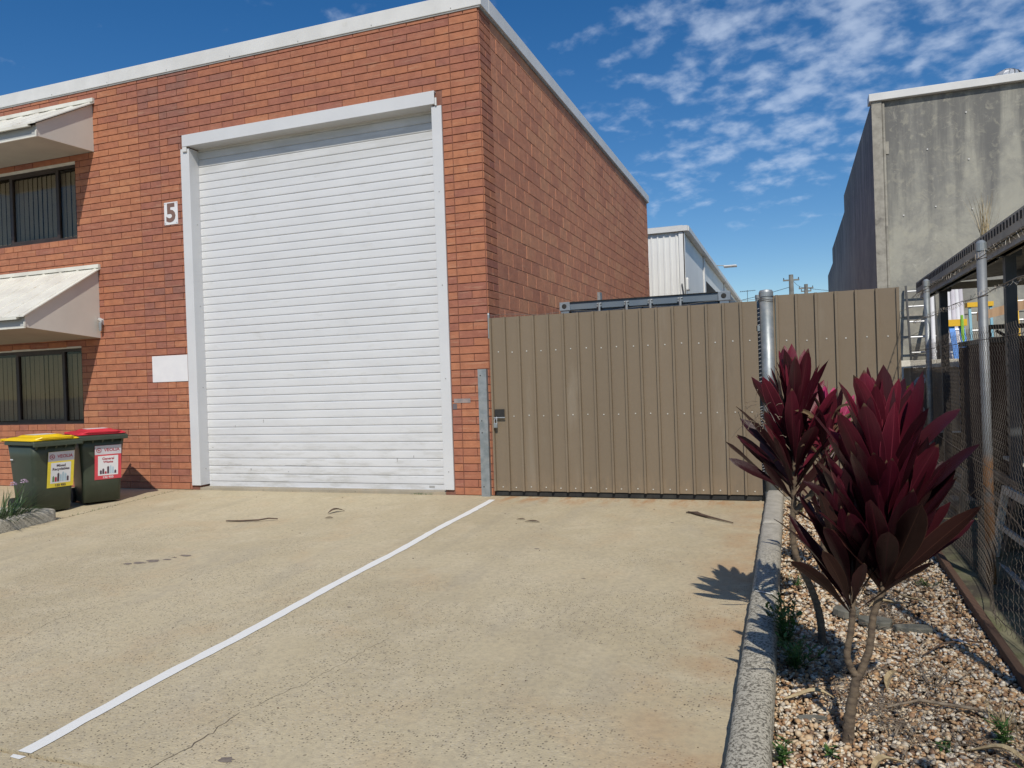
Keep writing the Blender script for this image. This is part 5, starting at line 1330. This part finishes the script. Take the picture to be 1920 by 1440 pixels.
def part_box(name, mat, parent, *b, M_=None, bev=0.0):
    m_ = MB(); m_.box(*b, M_); o = m_.obj(name, mat, parent)
    if bev: bevel(o, bev)
    return o
# large plywood crate
cr1 = thing('plywood_crate', 'large brown plywood crate with pale top rail behind the fence', 'crate', (5.5, 3.4, 0), w=True)
part_box('side_panel', m_crate, cr1, 5.08, 5.80, 3.34, 4.1, .52, 1.43)
part_box('top_rail', m_rail_pale, cr1, 5.0, 5.90, 3.30, 4.14, 1.432, 1.54, bev=.005)
part_box('corner_post', m_rail_pale, cr1, 5.79, 5.88, 3.295, 3.335, .50, 1.43)
part_box('corner_post', m_rail_pale, cr1, 5.02, 5.09, 3.295, 3.335, .50, 1.43)
part_box('batten', m_crate, cr1, 5.42, 5.49, 3.315, 3.338, .52, 1.43)
part_box('stand', m_plydark, cr1, 5.05, 5.85, 3.4, 4.1, .0, .50)
part_box('base_board', m_rail_pale, cr1, 4.98, 6.3, 3.28, 4.14, .50, .519)
# dark board bin, right
cr2 = thing('dark_board_crate', 'tall dark reddish board crate under the shelter at the frame edge', 'crate', (6.3, -.6, 0), w=True)
x = 5.38
while x < 7.3:
    part_box('board', m_plydark, cr2, x, x+.148, -.52, -.50, .02, 1.64+rnd.gauss(0,.004)); x += .152
part_box('top_rail', m_black, cr2, 5.36, 7.35, -.56, .9, 1.65, 1.70)
part_box('side_panel', m_plydark, cr2, 5.36, 5.378, -.5, .9, .02, 1.64)
part_box('back_panel', m_plydark, cr2, 5.38, 7.35, .88, .9, .02, 1.64)
# rack frame
rk = thing('black_steel_rack', 'black steel rack frame above the dark board crate', 'rack', (6.2, 2.6, 0), w=True)
part_box('rail', m_black, rk, 5.96, 8.2, 2.58, 2.62, 1.90, 1.96)
part_box('upright', m_black, rk, 6.0, 6.045, 2.58, 2.62, 0, 1.90); part_box('upright', m_black, rk, 7.9, 7.945, 2.58, 2.62, 0, 1.90)
m_ = MB(); m_.tube([(6.1,2.57,1.88),(6.35,2.57,1.70)], .022, 6); m_.obj('brace', m_black, rk)
m_ = MB(); m_.prism([(5.95,2.03),(8.2,2.56),(8.2,2.68),(5.95,2.15)], 'y', 2.85, 2.90); o = m_.obj('timber_beam', m_crate); tag(o, 'brown timber beam sloping across under the shelter roof', 'beam')
# ladders
def ladder(name, label, A, B_, width, rail, rung, n, wv=Vector((1,0,0)), rs=(.03,.055), cat='ladder'):
    t = thing(name, label, cat, A); A = Vector(A); B_ = Vector(B_); d = B_-A
    for s_ in (0, 1):
        o_ = wv*width*s_; m_ = MB(); f = Vector((0,rs[1],0)); w = wv*rs[0]
        q = [o_, o_+w, o_+w+f, o_+f]; m_.add(q+[x+d for x in q], [(0,1,2,3),(4,7,6,5),(0,4,5,1),(1,5,6,2),(2,6,7,3),(3,7,4,0)]); m_.obj('rail', rail, t)
    for i in range(n):
        p = d*((i+.6)/n); m_ = MB(); m_.tube([p+wv*rs[0]*.8+Vector((0,.02,0)), p+wv*(width+.004)+Vector((0,.02,0))], .016, 6); m_.obj('rung', rung, t)
    return t
ladder('extension_ladder', 'black-railed extension ladder with bright rungs leaning on the grey wall', (5.50,5.35,.2), (5.47,5.88,2.86), .42, m_black, m_alu, 10)
ladder('step_ladder', 'light blue step ladder with yellow cap under the shelter', (6.12,4.0,.2), (6.15,4.45,2.34), .28, m_ltblue, m_alu, 8, rs=(.035,.05))
part_box('cap', m_yel2, bpy.data.objects['step_ladder'], .01, .36, .42, .60, 2.13, 2.20)
ladder('step_ladder', 'yellow step ladder at the right frame edge under the shelter', (6.77,4.1,.2), (6.77,4.5,2.5), .42, m_yel2, m_alu, 8, rs=(.04,.06))
ladder('folded_ladder', 'blue fibreglass ladder with orange top standing right of the leaning pipes', (5.92,3.9,.9), (5.84,4.25,2.08), .13, m_blue, m_alu, 5, rs=(.075,.05))
part_box('top_cap', m_yel2, bpy.data.objects['folded_ladder'], -.12, .16, .30, .44, 1.14, 1.24)
# pipes leaning on the wall
rg = random.Random(8)
for i, (x0, x1, lab) in enumerate(((5.58,5.88,'pale plastic pipe leaning alone left of the bundle'),(5.90,6.19,'grey plastic pipe second from the left of the leaning bundle'),(5.96,6.25,'middle white pipe of the leaning bundle'),(6.02,6.31,'rightmost grey pipe of the leaning bundle'),(5.84,6.12,'leftmost white pipe of the leaning bundle'))):
    m_ = MB(); m_.tube([(x0,3.85,.1),(x1,5.9,2.78)], .034, 10); o = m_.obj('leaning_pipe', m_lab_grey if i % 2 else m_lab_w, smooth=True)
    tag(o, lab, 'pipe', 'pale pipes leaning on the grey wall')
m_ = MB(); m_.tube([(6.03,4.15,.9),(6.01,4.2,2.20)], .022, 6); o = m_.obj('lime_pole', m_lime); tag(o, 'lime green pole between the blue ladder and the step ladder', 'pole')
m_ = MB(); m_.tube([(5.93,3.15,.6),(5.90,3.2,1.53)], .035, 8, col=0); m_.tube([(5.90,3.2,1.53),(5.895,3.21,1.63)], .037, 8, col=1)
o = m_.obj('blue_roll', [m_blue, m_pink]); tag(o, 'blue wrapped roll with pink end standing right of the plywood crate', 'roll')
m_ = MB(); m_.tube([(5.92,2.95,.75),(5.92,2.97,1.15)], .035, 8, col=0); m_.tube([(5.92,2.97,1.15),(5.92,2.97,1.29)], .037, 8, col=1)
o = m_.obj('small_bottle', [m_blue, m_yel2]); tag(o, 'narrow blue bottle with yellow neck in the shade', 'bottle')
# trolley handle (white loop, orange grip)
tr = thing('hand_trolley', 'tilted hand trolley with orange grip and white loop handle by the crate', 'trolley', (5.2, 3.1, 0), w=True)
m_ = MB(); m_.tube([(5.14,3.1,1.14),(5.24,3.09,1.27),(5.33,3.09,1.31),(5.35,3.09,1.27),(5.26,3.09,1.17),(5.14,3.1,1.12)], .02, 8); m_.obj('loop_handle', m_lab_w, tr)
Mx = Matrix.Translation((5.16,3.1,1.08)) @ Matrix.Rotation(-.5, 4, 'Y'); m_ = MB(); m_.box(-.08,.07,-.03,.03,-.11,.11, Mx); bevel(m_.obj('grip', m_yel2, tr), .02)
Mx = Matrix.Translation((5.24,3.1,.88)) @ Matrix.Rotation(-.3, 4, 'Y'); m_ = MB(); m_.box(-.06,.06,-.025,.025,-.14,.12, Mx); bevel(m_.obj('arm', m_lab_w, tr), .012)
m_ = MB(); m_.tube([(5.32,3.15,.8),(5.38,3.15,1.12)], .035, 8); m_.obj('strap', m_black, tr)
m_ = MB(); m_.tube([(5.30,3.11,.05),(5.26,3.1,.8)], .022, 8); m_.obj('frame_tube', m_steel_dark, tr)
# stacked timber frames low behind the fence
def frame_thing(label, A, w, h, rot, tilt, mat, t_=.07, bars=1):
    t = thing('old_window_frame', label, 'frame', A, rot, 'old timber frames leaning behind the fence')
    Mx = Matrix.Rotation(tilt, 4, 'Y')
    def pb(nm, *b_): m_ = MB(); m_.box(*b_, Mx); bevel(m_.obj(nm, mat, t), .004)
    pb('stile', 0, .045, 0, t_, 0, h); pb('stile', 0, .045, w-t_, w, 0, h); pb('rail', .002, .043, t_+.001, w-t_-.001, h-t_, h); pb('rail', .002, .043, t_+.001, w-t_-.001, 0, t_)
    for i in range(bars): z = h*(i+1)/(bars+1); pb('cross_bar', .006, .038, t_+.001, w-t_-.001, z-.02, z+.02)
    return t
frame_thing('pale weathered timber frame leaning nearest the camera', (4.98,-3.25,G(-3.2)+.02), 1.1, .62, 0, .16, m_trim, .06)
frame_thing('grey timber frame leaning in the middle of the pile', (5.10,-2.05,G(-2)+.02), 1.0, .58, 0, .2, m_timber, .07, 2)
frame_thing('dark timber frame leaning at the back by the fence panel', (4.98,-.95,G(-1)+.02), .8, .50, 0, .12, m_timber, .06, 3)
frame_thing('brown timber frame at the right frame edge', (5.22,-3.9,G(-3.9)+.02), 1.3, .55, 0, .22, m_ply, .07, 1)
stk = thing('timber_stack', 'stack of dark reddish boards in the shade behind the frames', 'timber stack', (5.9, -1.5, 0), w=True)
rg = random.Random(15)
for k in range(6):
    for j in range(4):
        part_box('board', m_plydark if (k+j) % 3 else m_ply, stk, 5.42+j*.21, 5.61+j*.21, -3.6+rg.uniform(-.2,.2), -.65+rg.uniform(-.04,.04), -.08+k*.105, .0+k*.105)
part_box('cover_board', m_trim, stk, 5.40, 6.1, -1.35, -.75, .555, .585)
o = part_box('stored_panel', m_plydark, None, 6.6, 6.66, -4.2, -.8, -.15, 1.8); tag(o, 'dark sheet panel standing deep under the shelter', 'panel')
mb = MB(); mb.box(5.36, 14, -9.4, 5.9, -.38, -.30); o = mb.obj('yard_base', m_soil); o['kind'] = 'structure'

# parts modelled in scene coordinates hang from an Empty at the thing's base: cancel its offset
for root in WORLD_BUILT:
    for ch in root.children: ch.matrix_parent_inverse = Matrix.Translation(root.location).inverted()
